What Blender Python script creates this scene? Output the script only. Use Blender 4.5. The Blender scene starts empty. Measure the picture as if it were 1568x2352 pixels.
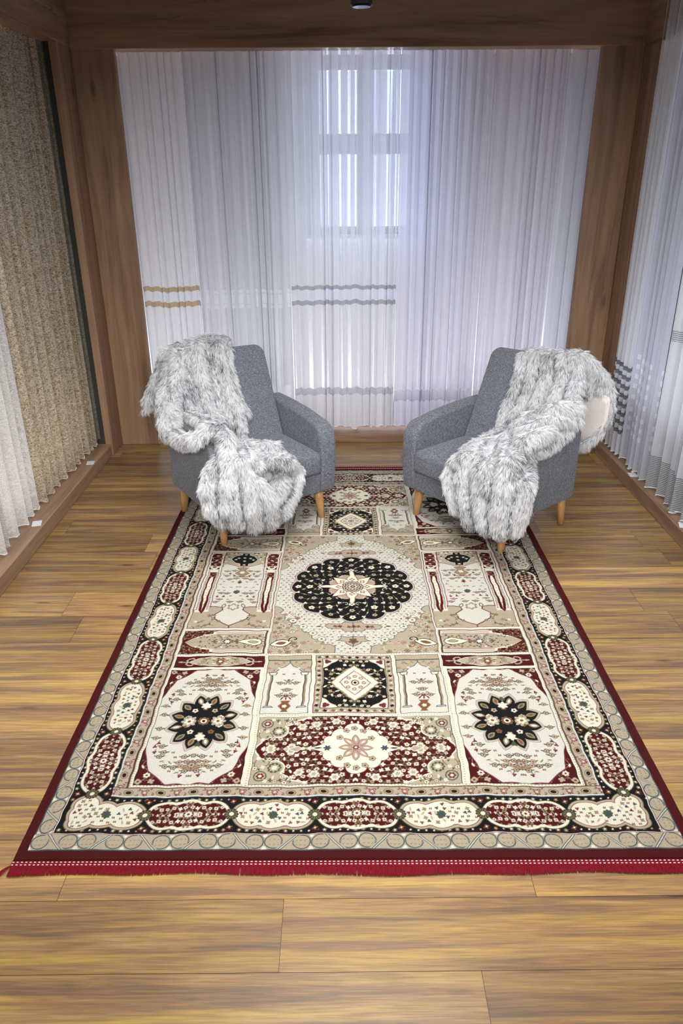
import bpy, bmesh, math, random
import numpy as np
from mathutils import Vector, Matrix
random.seed(7)
rng = np.random.default_rng(11)
C = bpy.context.scene.collection
SC = bpy.context.scene

# ------------------------------------------------------------------ camera
FPX, PITCH, ROLL, YAW, CAMH = 1721.9, 0.42628, -0.00723, -0.00242, 1.815
cp, sp, cy, sy, cr, sr = math.cos(PITCH), math.sin(PITCH), math.cos(YAW), math.sin(YAW), math.cos(ROLL), math.sin(ROLL)
Fv = Vector((-sy*cp, cy*cp, -sp)); Rv = Vector((cy, sy, 0)); Uv = Vector((-sy*sp, cy*sp, cp))
R2 = cr*Rv + sr*Uv; U2 = -sr*Rv + cr*Uv
cam = bpy.data.cameras.new('camera'); camo = bpy.data.objects.new('camera', cam); C.objects.link(camo)
M = Matrix((R2, U2, -Fv)).transposed().to_4x4(); M.translation = Vector((0, 0, CAMH)); camo.matrix_world = M
cam.sensor_fit = 'VERTICAL'; cam.sensor_height = 36; cam.lens = FPX/2352*36; cam.clip_start = 0.05
SC.camera = camo

# ------------------------------------------------------------------ world, lights, exposure
SC.view_settings.view_transform = 'Standard'; SC.view_settings.look = 'None'
SC.view_settings.gamma = 1; SC.view_settings.use_curve_mapping = False
SC.view_settings.exposure = 0.0
wd = bpy.data.worlds.new('world'); SC.world = wd; wd.use_nodes = True
bg = wd.node_tree.nodes['Background']; bg.inputs[0].default_value = (0.72, 0.80, 1.0, 1); bg.inputs[1].default_value = 0.15
SC.cycles.max_bounces = 7; SC.cycles.transparent_max_bounces = 18; SC.cycles.transmission_bounces = 6
SC.cycles.use_denoising = True

def area(name, loc, rot, sx, sy_, power, col, spread=None):
    l = bpy.data.lights.new(name, 'AREA'); l.shape = 'RECTANGLE'; l.size = sx; l.size_y = sy_; l.energy = power; l.color = col
    if spread: l.spread = math.radians(spread)
    o = bpy.data.objects.new(name, l); C.objects.link(o); o.location = loc; o.rotation_euler = rot; return o
def spot(name, loc, target, power, col, ang, blend, size=.08):
    l = bpy.data.lights.new(name, 'SPOT'); l.energy = power; l.color = col; l.spot_size = math.radians(ang); l.spot_blend = blend; l.shadow_soft_size = size
    o = bpy.data.objects.new(name, l); C.objects.link(o); o.location = loc
    o.rotation_euler = (Vector(target)-Vector(loc)).to_track_quat('-Z', 'Y').to_euler(); return o
WARM = (1.0, 0.90, 0.76)
NEUT = (1.0, 0.985, 0.965)
# shop ceiling panels in the hall in front of the booth and over it
area('hall_ceiling_light', (0.1, -1.0, 2.66), (math.radians(78), 0, 0), 3.8, .5, 80, NEUT, 90)
area('booth_ceiling_light', (0.1, 2.2, 3.25), (0.0, 0, 0), 1.6, 2.8, 50, NEUT, 100)
# daylight coming in through the window behind the sheers
area('window_daylight', (0.17, 6.75, 2.0), (math.radians(-90), 0, 0), 1.0, 1.4, 50, (0.62, 0.74, 1.0))
# unseen area lights added near the floor to brighten the sheers from behind
area('sheer_backlight', (0.12, 5.66, 0.08), (math.radians(171), 0, 0), 4.6, .16, 30, (0.90, 0.92, 1.0), 80)
area('sheer_backlight_left', (-2.08, 3.6, 0.12), (0, math.radians(-176), 0), .10, 2.6, 9, (1.0, 0.97, 0.92))
area('sheer_backlight_right', (2.25, 3.6, 0.12), (0, math.radians(172), 0), .10, 3.0, 22, (0.90, 0.93, 1.0), 90)

# ------------------------------------------------------------------ helpers
def s2l(c):
    c = np.asarray(c, float)/255.0
    return np.where(c <= 0.04045, c/12.92, ((c+0.055)/1.055)**2.4)
def tag(o, label=None, cat=None, group=None, kind=None):
    if label: o['label'] = label
    if cat: o['category'] = cat
    if group: o['group'] = group
    if kind: o['kind'] = kind
    return o
def mesh_obj(name, me, mat=None, parent=None):
    o = bpy.data.objects.new(name, me); C.objects.link(o)
    if mat is not None:
        me.materials.clear(); me.materials.append(mat)
    if parent is not None: o.parent = parent
    return o
def from_arrays(name, V, F, smooth=True):
    me = bpy.data.meshes.new(name); V = np.ascontiguousarray(V, np.float32); F = np.ascontiguousarray(F, np.int32)
    n, k = F.shape
    me.vertices.add(len(V)); me.vertices.foreach_set('co', V.ravel())
    me.loops.add(n*k); me.loops.foreach_set('vertex_index', F.ravel())
    me.polygons.add(n); me.polygons.foreach_set('loop_start', np.arange(0, n*k, k, dtype=np.int32))
    me.polygons.foreach_set('loop_total', np.full(n, k, np.int32))
    if smooth: me.polygons.foreach_set('use_smooth', np.ones(n, bool))
    me.update(calc_edges=True); return me
def grid_faces(nx, ny, off=0):
    i = np.arange(nx-1)[None, :]; j = np.arange(ny-1)[:, None]
    a = (j*nx+i).ravel()+off
    return np.stack([a, a+1, a+nx+1, a+nx], 1)
def bm_box(bm, lo, hi, bev=0, seg=2):
    r = bmesh.ops.create_cube(bm, size=1); vs = r['verts']
    for v in vs:
        v.co = Vector([lo[k]+(v.co[k]+.5)*(hi[k]-lo[k]) for k in range(3)])
    if bev:
        es = list({e for v in vs for e in v.link_edges})
        bmesh.ops.bevel(bm, geom=es, offset=bev, segments=seg, profile=.5, affect='EDGES')
def bm_mesh(name, bm, smooth=False):
    bmesh.ops.recalc_face_normals(bm, faces=bm.faces)
    me = bpy.data.meshes.new(name); bm.to_mesh(me); bm.free()
    if smooth:
        for p in me.polygons: p.use_smooth = True
    return me
def box(name, lo, hi, mat, parent=None, bev=.003, seg=2):
    bm = bmesh.new(); bm_box(bm, lo, hi, bev, seg); return mesh_obj(name, bm_mesh(name, bm), mat, parent)
def empty(name, loc, rz=0):
    o = bpy.data.objects.new(name, None); C.objects.link(o); o.location = loc; o.rotation_euler = (0, 0, rz); o.empty_display_size = .1; return o

# ------------------------------------------------------------------ material helper
class NT:
    def __init__(s, name):
        s.m = bpy.data.materials.new(name); s.m.use_nodes = True; s.t = s.m.node_tree; s.t.nodes.clear()
        s.out = s.n('ShaderNodeOutputMaterial')
    def n(s, typ, **kw):
        nd = s.t.nodes.new(typ)
        for k, v in kw.items():
            if k.startswith('i_'):
                key = k[2:]; key = int(key) if key.isdigit() else key
                nd.inputs[key].default_value = v
            else: setattr(nd, k, v)
        return nd
    def l(s, a, b): s.t.links.new(a, b)
    def math(s, op, a, b=None, c=None, clamp=False):
        nd = s.n('ShaderNodeMath', operation=op); nd.use_clamp = clamp
        for i, x in enumerate((a, b, c)):
            if x is None: continue
            if isinstance(x, (int, float)): nd.inputs[i].default_value = x
            else: s.l(x, nd.inputs[i])
        return nd.outputs[0]
    def mix(s, fac, a, b, mode='MIX'):
        nd = s.n('ShaderNodeMix', data_type='RGBA', blend_type=mode)
        for i, x in ((0, fac), (6, a), (7, b)):
            if isinstance(x, (int, float)): nd.inputs[i].default_value = x
            elif isinstance(x, (tuple, list, np.ndarray)): nd.inputs[i].default_value = (*x[:3], 1)
            else: s.l(x, nd.inputs[i])
        return nd.outputs[2]
    def ramp(s, fac, stops, interp='LINEAR'):
        nd = s.n('ShaderNodeValToRGB'); nd.color_ramp.interpolation = interp
        el = nd.color_ramp.elements
        while len(el) < len(stops): el.new(.5)
        for e, (p, c) in zip(el, stops):
            e.position = p; e.color = (*c, 1) if len(c) == 3 else c
        s.l(fac, nd.inputs[0]); return nd.outputs[0]
    def noise(s, vec, scale, detail=3, rough=.5, dist=0):
        nd = s.n('ShaderNodeTexNoise', i_Scale=scale, i_Detail=detail, i_Roughness=rough, i_Distortion=dist); s.l(vec, nd.inputs['Vector']); return nd.outputs[0]
    def mapping(s, vec, scale=(1, 1, 1), loc=(0, 0, 0), rot=(0, 0, 0)):
        nd = s.n('ShaderNodeMapping'); nd.inputs['Scale'].default_value = scale; nd.inputs['Location'].default_value = loc; nd.inputs['Rotation'].default_value = rot
        s.l(vec, nd.inputs[0]); return nd.outputs[0]
    def bsdf(s, col, rough=.5, spec=.5, bump=None, bstr=.3, bdist=.002, sheen=0):
        b = s.n('ShaderNodeBsdfPrincipled'); b.inputs['Specular IOR Level'].default_value = spec
        if isinstance(col, (tuple, list, np.ndarray)): b.inputs['Base Color'].default_value = (*col[:3], 1)
        else: s.l(col, b.inputs['Base Color'])
        if isinstance(rough, (int, float)): b.inputs['Roughness'].default_value = rough
        else: s.l(rough, b.inputs['Roughness'])
        if sheen: b.inputs['Sheen Weight'].default_value = sheen
        if bump is not None:
            bp = s.n('ShaderNodeBump', i_Strength=bstr, i_Distance=bdist); s.l(bump, bp.inputs['Height']); s.l(bp.outputs[0], b.inputs['Normal'])
        s.l(b.outputs[0], s.out.inputs[0]); return b

def wood_mat(name, axis, base, dark, light, scale=1.0, rough=.45, seed=0.0):
    """board with grain along axis (0,1,2), fine pores, darker cracks and knots"""
    t = NT(name); tc = t.n('ShaderNodeTexCoord')
    sc = [9, 9, 9]; sc[axis] = 0.55
    v = t.mapping(tc.outputs['Object'], tuple(x*scale for x in sc), (seed, seed*1.7, seed*.6))
    g1 = t.noise(v, 1.6, 6, .6, .7)
    sc2 = [120, 120, 120]; sc2[axis] = 4
    g2 = t.noise(t.mapping(tc.outputs['Object'], tuple(sc2)), 1, 3, .6)
    sc3 = [5, 5, 5]; sc3[axis] = 1.6
    vk = t.n('ShaderNodeTexVoronoi', i_Scale=1.0, feature='F1'); t.l(t.mapping(tc.outputs['Object'], tuple(sc3), (seed*2, seed, seed*3)), vk.inputs['Vector'])
    knot = t.ramp(vk.outputs['Distance'], [(0.03, (1, 1, 1)), (0.13, (0, 0, 0))])
    sc4 = [16, 16, 16]; sc4[axis] = 1.1
    cr_ = t.noise(t.mapping(tc.outputs['Object'], tuple(sc4), (seed, 3+seed, 1)), 1, 4, .55, 1.2)
    crack = t.ramp(cr_, [(0.485, (0, 0, 0)), (0.5, (1, 1, 1)), (0.515, (0, 0, 0))])
    gate = t.ramp(t.noise(t.mapping(tc.outputs['Object'], tuple(x*.35 for x in sc4), (7+seed, 1, 5)), 1, 2), [(0.55, (0, 0, 0)), (0.66, (1, 1, 1))])
    col = t.ramp(g1, [(0.28, dark), (0.5, base), (0.74, light)])
    col = t.mix(t.math('MULTIPLY', t.math('SUBTRACT', g2, .35), .5, clamp=True), col, tuple(np.array(dark)*.7))
    col = t.mix(t.math('MULTIPLY', knot, .75), col, tuple(np.array(dark)*.4))
    col = t.mix(t.math('MULTIPLY', t.math('MULTIPLY', crack, gate), .75), col, tuple(np.array(dark)*.3))
    t.bsdf(col, rough, .35, bump=g2, bstr=.15, bdist=.001)
    return t.m

BR = s2l((160, 128, 102)); BD = s2l((120, 94, 73)); BL = s2l((180, 148, 118))
M_postv = wood_mat('oak_vertical', 2, BR, BD, BL, seed=1.3)
M_beamx = wood_mat('oak_beam_x', 0, BR, BD, BL, seed=4.1)
M_beamy = wood_mat('oak_beam_y', 1, BR, BD, BL, seed=2.2)
# ------------------------------------------------------------------ room structure
YB = 5.228; XL, XL2 = -1.59, -1.33; XR, XR2 = 1.852, 1.597; ZT = 2.49
def flat_mat(name, c, rough=.8):
    t = NT(name); tc = t.n('ShaderNodeTexCoord'); n = t.noise(tc.outputs['Object'], 30, 4)
    t.bsdf(t.mix(t.math('MULTIPLY', n, .12), s2l(c), s2l(np.array(c)*.85)), rough, .2, bump=n, bstr=.05); return t.m
M_wall = flat_mat('painted_plaster', (232, 233, 238)); M_ceil = flat_mat('ceiling_paint', (120, 118, 116))
def S(o): o['kind'] = 'structure'; return o
# floor made of laminate planks in one mesh
def plank_floor():
    PW, PL = 0.2075, 1.315
    y0 = 4.131-PW*26; V = []; F = []; A = []; UV = []
    offs = {13: .531, 12: -.16+.0, 14: -.16}
    known = {}   # row index -> x of one joint; row r spans y0+r*PW .. +PW
    def row_of(y): return int(math.floor((y-y0)/PW+1e-6))
    for y, x in ((1.33, -.162), (1.12, .343), (1.53, .531), (3.60, 1.60), (2.98, 1.371), (3.83, -1.52), (3.80, 1.105)):
        known[row_of(y)] = x
    r = 0
    while y0+r*PW < 6.2:
        ya = y0+r*PW; yb = ya+PW
        jx = known.get(r, random.uniform(0, PL)); x = jx-PL*math.ceil((jx+2.6)/PL)
        while x < 2.9:
            xa, xb = max(x, -2.3), min(x+PL, 2.5)
            if xb > xa:
                g = .0006
                b = len(V); V += [(xa+g, ya+g, 0), (xb-g, ya+g, 0), (xb-g, yb-g, 0), (xa+g, yb-g, 0)]
                F.append((b, b+1, b+2, b+3)); rr = (random.random(), random.random(), random.random()); A.append(rr)
            x += PL
        r += 1
    b = len(V); V += [(-2.3, y0, -.0012), (2.5, y0, -.0012), (2.5, 6.2, -.0012), (-2.3, 6.2, -.0012)]; F.append((b, b+1, b+2, b+3)); A.append((-1, 0, 0))
    b = len(V); V += [(-2.3, y0, -.03), (2.5, y0, -.03), (2.5, 6.2, -.03), (-2.3, 6.2, -.03)]; F.append((b+3, b+2, b+1, b)); A.append((-1, 0, 0))
    me = from_arrays('floor', np.array(V), np.array(F), False)
    at = me.attributes.new('plank', 'FLOAT_VECTOR', 'FACE'); at.data.foreach_set('vector', np.array(A, np.float32).ravel())
    return me
t = NT('laminate_oak'); tc = t.n('ShaderNodeTexCoord'); at = t.n('ShaderNodeAttribute', attribute_name='plank')
sx = t.n('ShaderNodeSeparateXYZ'); t.l(at.outputs['Vector'], sx.inputs[0])
off = t.n('ShaderNodeVectorMath', operation='MULTIPLY'); t.l(at.outputs['Vector'], off.inputs[0]); off.inputs[1].default_value = (37, 53, 71)
va = t.n('ShaderNodeVectorMath', operation='ADD'); t.l(tc.outputs['Object'], va.inputs[0]); t.l(off.outputs[0], va.inputs[1])
v = va.outputs[0]
big = t.noise(t.mapping(v, (1.2, 15, 1)), 1.0, 4, .55, 1.0)
mid = t.noise(t.mapping(v, (3.2, 70, 1)), 1.0, 5, .62, .9)
fine = t.noise(t.mapping(v, (9, 210, 1)), 1.0, 3, .6)
wav = t.n('ShaderNodeTexWave', wave_type='BANDS', bands_direction='Y', i_Scale=5.5, i_Distortion=9.0, i_Detail=2.5); wav.inputs['Detail Scale'].default_value = .8
t.l(t.mapping(v, (.5, 3.2, 1)), wav.inputs['Vector'])
mixf = t.math('ADD', t.math('MULTIPLY', big, .62), t.math('MULTIPLY', mid, .38))
FB, FD, FL, FY = s2l((170, 134, 88)), s2l((118, 93, 72)), s2l((190, 158, 110)), s2l((202, 167, 88))
col = t.ramp(mixf, [(.34, FD), (.44, s2l((142, 112, 84))), (.53, FB), (.64, FL)])
yel = t.ramp(t.noise(t.mapping(v, (1.1, 19, 1), (5, 9, 2)), 1.0, 3, .5, .6), [(.50, (0, 0, 0)), (.66, (1, 1, 1))])
col = t.mix(t.math('MULTIPLY', yel, .75), col, FY)
col = t.mix(t.math('MULTIPLY', t.ramp(wav.outputs[1], [(.3, (0, 0, 0)), (.95, (1, 1, 1))]), .20), col, FD)
col = t.mix(t.math('MULTIPLY', t.math('SUBTRACT', fine, .40), 1.3, clamp=True), col, s2l((84, 60, 44)))
tone = t.math('ADD', t.math('MULTIPLY', sx.outputs[1], .46), .76)
tn = t.n('ShaderNodeVectorMath', operation='SCALE'); t.l(col, tn.inputs[0]); t.l(tone, tn.inputs['Scale'])
col = t.mix(t.math('MULTIPLY', sx.outputs[2], .35), tn.outputs[0], t.mix(1.0, tn.outputs[0], s2l((218, 206, 204)), 'MULTIPLY'))
vk = t.n('ShaderNodeTexVoronoi', i_Scale=1.0); t.l(t.mapping(v, (1.6, 7, 1)), vk.inputs['Vector'])
col = t.mix(t.math('MULTIPLY', t.ramp(vk.outputs['Distance'], [(.02, (1, 1, 1)), (.09, (0, 0, 0))]), .8), col, s2l((60, 42, 32)))
col = t.mix(t.math('LESS_THAN', sx.outputs[0], -.5), col, s2l((52, 36, 24)))
t.bsdf(col, t.math('ADD', t.math('MULTIPLY', fine, .2), .22), .45, bump=fine, bstr=.12, bdist=.0008)
M_floor = t.m
fl = mesh_obj('floor', plank_floor(), M_floor); S(fl)

# outer shell
def wallbox(name, lo, hi, m=M_wall): return S(box(name, lo, hi, m, bev=0))
HZ = 3.3
wallbox('wall_left', (-2.45, -1.26, 0), (-2.3, 6.2, HZ)); wallbox('wall_right', (2.5, -1.26, 0), (2.65, 6.2, HZ))
S(box('ceiling', (-2.45, -1.26, HZ), (2.65, 6.2, HZ+.1), M_ceil, bev=0))
# back wall with the window opening
WX0, WX1, WZ0, WZ1 = -.17, .55, 1.40, 2.56; WY = 5.80
bm = bmesh.new()
bm_box(bm, (-2.45, WY, 0), (WX0, WY+.25, HZ)); bm_box(bm, (WX1, WY, 0), (2.65, WY+.25, HZ))
bm_box(bm, (WX0, WY, 0), (WX1, WY+.25, WZ0)); bm_box(bm, (WX0, WY, WZ1), (WX1, WY+.25, HZ))
S(mesh_obj('wall_back', bm_mesh('wall_back', bm), M_wall))
t = NT('white_pvc'); tc = t.n('ShaderNodeTexCoord'); t.bsdf(t.mix(t.noise(tc.outputs['Object'], 20), s2l((236, 238, 244)), s2l((228, 231, 240))), .35); M_pvc = t.m
win = empty('window_1', ((WX0+WX1)/2, WY+.08, WZ0)); S(win)
def wl(x, y, z): return (x-win.location.x, y-win.location.y, z-win.location.z)
bm = bmesh.new()
fw = .05; xm = (WX0+WX1)/2
for a, b in (((WX0, WZ0), (WX0+fw, WZ1)), ((WX1-fw, WZ0), (WX1, WZ1)), ((WX0+fw, WZ0), (WX1-fw, WZ0+fw)), ((WX0+fw, WZ1-.12), (WX1-fw, WZ1)),
             ((xm-.05, WZ0+fw), (xm+.05, WZ1-.12)), ((WX0+fw, 1.925), (xm-.05, 2.055)), ((xm+.05, 1.925), (WX1-fw, 2.055))):
    bm_box(bm, wl(a[0], WY+.06, a[1]), wl(b[0], WY+.12, b[1]), .004, 1)
mesh_obj('window_frame', bm_mesh('window_frame', bm), M_pvc, win)
t = NT('window_glass'); g = t.n('ShaderNodeBsdfGlass', i_Roughness=0.0, i_IOR=1.45); g.inputs[0].default_value = (.97, .98, 1, 1)
tr = t.n('ShaderNodeBsdfTransparent'); mx = t.n('ShaderNodeMixShader', i_0=.12); t.l(tr.outputs[0], mx.inputs[1]); t.l(g.outputs[0], mx.inputs[2]); t.l(mx.outputs[0], t.out.inputs[0]); M_glass = t.m
for (a, b) in (((WX0+fw, WZ0+fw), (xm-.05, 1.925)), ((xm+.05, WZ0+fw), (WX1-fw, 1.925)), ((WX0+fw, 2.055), (xm-.05, WZ1-.12)), ((xm+.05, 2.055), (WX1-fw, WZ1-.12))):
    box('pane', wl(a[0], WY+.085, a[1]), wl(b[0], WY+.095, b[1]), M_glass, win, bev=0)
box('window_sill', wl(WX0-.05, WY-.06, WZ0-.03), wl(WX1+.05, WY+.06, WZ0), M_pvc, win)

# oak booth frame: corner posts, header beams, plinths
def lshape(name, boxes, m):
    bm = bmesh.new()
    for lo, hi in boxes: bm_box(bm, lo, hi, .003, 1)
    return S(mesh_obj(name, bm_mesh(name, bm), m))
PY0 = 4.995
box_l = lshape('trim_1', [((XL, YB, 0), (XL2, YB+.05, ZT+.02)), ((XL-.05, PY0, 0), (XL, YB+.05, ZT+.02))], M_postv)
lshape('trim_2', [((XR2, YB, 0), (XR, YB+.05, ZT+.02)), ((XR, PY0-.03, 0), (XR+.05, YB+.05, ZT+.02))], M_postv)
lshape('trim_3', [((XL, YB-.006, ZT), (XR, YB+.3, ZT+.55))], M_beamx)
lshape('trim_4', [((XL-.3, -1.2, ZT+.012), (XL+.006, YB-.006, ZT+.55))], M_beamy)
lshape('trim_5', [((XR-.006, -1.2, ZT-.012), (XR+.3, YB-.006, ZT+.55))], M_beamy)
lshape('trim_6_light_block', [((XL, .15, ZT-.08), (XR, .27, HZ))], M_beamx)   # unseen beam added above the camera to keep hall light off the curtain tops
PH = .085
lshape('baseboard_back', [((XL2, YB-.002, .0), (XR2, WY, .066))], M_beamx)
lshape('baseboard_left', [((-2.3, -1.2, .0), (XL-.012, PY0, PH))], M_beamy)
lshape('baseboard_right', [((XR-.058, -1.2, .0), (2.5, PY0-.03, PH))], M_beamy)
# dark backing boards that the side sheers hang in front of
M_dark = flat_mat('dark_backing', (96, 94, 92)); 
wallbox('wall_side_return_left', (-2.3, PY0, PH), (XL-.05, PY0+.03, 2.6), flat_mat('dark_return', (60, 60, 56)))
wallbox('wall_side_return_right', (XR+.05, PY0-.03, PH), (2.5, PY0, 2.6), flat_mat('grey_return', (60, 62, 62)))
# ------------------------------------------------------------------ rug pattern, woven point by point
CS = 0.0017
PAL = dict(cream=(212, 207, 189), ivory=(222, 215, 192), field=(199, 196, 186), field2=(196, 190, 176), tan=(166, 155, 133), tand=(140, 124, 98), red=(70, 11, 15), redd=(46, 11, 13),
           black=(12, 14, 16), green=(70, 78, 56), olive=(112, 104, 72), brown=(116, 78, 50), blue=(58, 72, 80), pink=(172, 140, 132), wine=(104, 40, 50), margin=(68, 9, 12), white=(226, 228, 226))
PALN = {k: np.array(v, np.float32) for k, v in PAL.items()}
class CV:
    def __init__(s, w, h, col):
        s.w, s.h = w, h; s.nx, s.ny = max(2, int(round(w/CS))), max(2, int(round(h/CS)))
        s.a = np.empty((s.ny, s.nx, 3), np.float32); s.a[:] = PALN[col]
    def win(s, x0, y0, x1, y1):
        i0, i1 = max(0, int(x0/CS)-2), min(s.nx, int(x1/CS)+3); j0, j1 = max(0, int(y0/CS)-2), min(s.ny, int(y1/CS)+3)
        if i0 >= i1 or j0 >= j1: return None
        X, Y = np.meshgrid((np.arange(i0, i1)+.5)*CS, (np.arange(j0, j1)+.5)*CS); return slice(j0, j1), slice(i0, i1), X, Y
    def put(s, w, d, col):
        a = np.clip(.5-d/CS, 0, 1)[..., None]; v = s.a[w[0], w[1]]; v += a*(PALN[col]-v)
    def rect(s, x0, y0, x1, y1, col):
        w = s.win(x0, y0, x1, y1)
        if w: s.put(w, np.maximum(np.maximum(x0-w[2], w[2]-x1), np.maximum(y0-w[3], w[3]-y1)), col)
    def frame(s, ins, wd, col):
        for q in ((ins, ins, s.w-ins, ins+wd), (ins, s.h-ins-wd, s.w-ins, s.h-ins), (ins, ins, ins+wd, s.h-ins), (s.w-ins-wd, ins, s.w-ins, s.h-ins)): s.rect(*q, col)
    def ell(s, x, y, rx, ry, col, ang=0):
        R = max(rx, ry); w = s.win(x-R, y-R, x+R, y+R)
        if not w: return
        c, n = math.cos(ang), math.sin(ang); U = (w[2]-x)*c+(w[3]-y)*n; V = -(w[2]-x)*n+(w[3]-y)*c
        s.put(w, (np.hypot(U/rx, V/ry)-1)*min(rx, ry), col)
    def ring(s, x, y, rx, ry, wd, col, ang=0):
        R = max(rx, ry)+wd; w = s.win(x-R, y-R, x+R, y+R)
        if not w: return
        c, n = math.cos(ang), math.sin(ang); U = (w[2]-x)*c+(w[3]-y)*n; V = -(w[2]-x)*n+(w[3]-y)*c
        s.put(w, np.abs(np.hypot(U/rx, V/ry)-1)*min(rx, ry)-wd/2, col)
    def radial(s, x, y, rx, ry, f, col, grow=0):
        """star-shaped: normalised radius below f(theta)"""
        R = max(rx, ry)*1.15+abs(grow); w = s.win(x-R, y-R, x+R, y+R)
        if not w: return
        U = (w[2]-x)/rx; V = (w[3]-y)/ry; rr = np.hypot(U, V); th = np.arctan2(V, U)
        s.put(w, (rr-f(th))*min(rx, ry)-grow, col)
    def petals(s, x, y, r, n, ph, col, k=.35, rx=1, ry=1): s.radial(x, y, r*rx, r*ry, lambda t: (1-k)+k*np.abs(np.cos(n*(t-ph)/2)), col)
    def flower(s, x, y, r, n=5, pc='cream', oc='brown', cc='wine', ph=0.):
        s.radial(x, y, r, r, lambda t: .72+.28*np.abs(np.cos(n*(t-ph)/2)), oc, CS*.6); s.radial(x, y, r, r, lambda t: .66+.28*np.abs(np.cos(n*(t-ph)/2)), pc, -CS*.2); s.ell(x, y, r*.3, r*.3, cc)
    def leaf(s, x, y, ang, l, wd, col):
        w = s.win(x-l, y-l, x+l, y+l)
        if not w: return
        c, n = math.cos(ang), math.sin(ang); U = (w[2]-x)*c+(w[3]-y)*n; V = -(w[2]-x)*n+(w[3]-y)*c
        s.put(w, np.abs(V)-wd*np.clip(1-(U/(l/2))**2, -.5, 1), col)
    def line(s, pts, wd, col):
        pts = np.array(pts, float); x0, y0 = pts.min(0)-wd; x1, y1 = pts.max(0)+wd; w = s.win(x0, y0, x1, y1)
        if not w: return
        D = np.full(w[2].shape, 9.)
        for a, b in zip(pts[:-1], pts[1:]):
            d = b-a; L = max(d@d, 1e-12); h = np.clip(((w[2]-a[0])*d[0]+(w[3]-a[1])*d[1])/L, 0, 1)
            D = np.minimum(D, np.hypot(w[2]-a[0]-h*d[0], w[3]-a[1]-h*d[1]))
        s.put(w, D-wd/2, col)
    def poly(s, pts, col, oc=None, ow=.003):
        P = np.array(pts, float); x0, y0 = P.min(0)-ow; x1, y1 = P.max(0)+ow; w = s.win(x0, y0, x1, y1)
        if not w: return
        X, Y = w[2], w[3]; ins = np.zeros(X.shape, bool); D = np.full(X.shape, 9.)
        for a, b in zip(P, np.roll(P, -1, 0)):
            if abs(b[1]-a[1]) > 1e-9:
                c = ((a[1] > Y) != (b[1] > Y)) & (X < (b[0]-a[0])*(Y-a[1])/(b[1]-a[1])+a[0]); ins ^= c
            d = b-a; L = max(d@d, 1e-12); h = np.clip(((X-a[0])*d[0]+(Y-a[1])*d[1])/L, 0, 1); D = np.minimum(D, np.hypot(X-a[0]-h*d[0], Y-a[1]-h*d[1]))
        s.put(w, np.where(ins, -D, D), col)
        if oc: s.put(w, D-ow/2, oc)
    def spiral(s, x, y, r, a0, turns, wd, col):
        k = np.linspace(0, 1, 14); a = a0+turns*2*math.pi*k; s.line(np.stack([x+r*(1-k)*np.cos(a), y+r*(1-k)*np.sin(a)], 1), wd, col)
    def H(s, x, y, k, col):
        s.rect(x-k, y-k, x-k*.35, y+k*.9, col); s.rect(x+k*.35, y-k*.9, x+k, y+k, col); s.rect(x-k, y-k*.3, x+k, y+k*.3, col)
    def mirx(s): h = s.nx//2; s.a[:, s.nx-h:] = s.a[:, :h][:, ::-1]
    def miry(s): h = s.ny//2; s.a[s.ny-h:] = s.a[:h][::-1]
def paste(dst, src, x, y):
    i, j = int(round(x/CS)), int(round(y/CS)); a = src[:max(0, dst.ny-j), :max(0, dst.nx-i)]; dst.a[j:j+a.shape[0], i:i+a.shape[1]] = a
def vines(c, x0, y0, x1, y1, step, seed, cols=('cream', 'tan', 'ivory'), vine='tand', leafc='green', rr=.0085):
    """scrolling vines with blossoms on a jittered lattice"""
    r = random.Random(seed); ny = max(1, int((y1-y0)/step)); nx = max(1, int((x1-x0)/step)); P = {}
    for j in range(ny+1):
        for i in range(nx+1):
            P[i, j] = (x0+(x1-x0)*(i+.5*(j % 2))/max(nx, 1)+r.uniform(-.18, .18)*step, y0+(y1-y0)*j/max(ny, 1)+r.uniform(-.18, .18)*step)
    for (i, j), (x, y) in P.items():
        for q in ((i+1, j), (i, j+1)):
            if q in P and r.random() < .6:
                a, b = np.array((x, y)), np.array(P[q]); m = (a+b)/2+np.array((a[1]-b[1], b[0]-a[0]))*r.choice((-.35, .35)); k = np.linspace(0, 1, 7)[:, None]
                c.line((1-k)**2*a+2*k*(1-k)*m+k*k*b, .0024, vine); c.leaf(m[0], m[1], r.uniform(0, 3.1), .012, .0028, leafc)
    for (i, j), (x, y) in P.items():
        z = r.random()
        if z < .6: c.flower(x, y, rr*r.uniform(.8, 1.15), r.choice((4, 5, 6)), r.choice(cols), 'brown', r.choice(('wine', 'green', 'brown')), r.random())
        elif z < .85: c.petals(x, y, rr, 4, r.random(), r.choice(cols), .5)
        else: c.leaf(x, y, r.uniform(0, 3.1), .02, .004, cols[0])
def scatter(c, x0, y0, x1, y1, step, seed, ok=lambda x, y: True, dens=.8):
    r = random.Random(seed); y = y0+step/2; j = 0
    while y < y1:
        x = x0+step/2*(1+(j % 2))
        while x < x1:
            px, py = x+r.uniform(-.15, .15)*step, y+r.uniform(-.15, .15)*step
            if ok(px, py) and r.random() < dens:
                z = r.random()
                if z < .34: c.flower(px, py, .010, 5, 'tan', r.choice(('black', 'brown')), 'wine'); c.leaf(px+.013, py+.002, .4, .015, .0028, 'green'); c.leaf(px-.013, py+.002, -.4, .015, .0028, 'olive')
                elif z < .55: c.H(px, py, .0048, 'brown')
                elif z < .75: c.petals(px, py, .008, 3, r.random()*3, 'wine', .6); c.leaf(px, py+.01, 1.2, .014, .002, 'olive')
                else: c.leaf(px, py, r.uniform(0, 3), .018, .0026, 'olive'); c.leaf(px+.007, py-.005, r.uniform(0, 3), .012, .002, 'pink')
            x += step
        y += step*.8; j += 1

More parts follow.
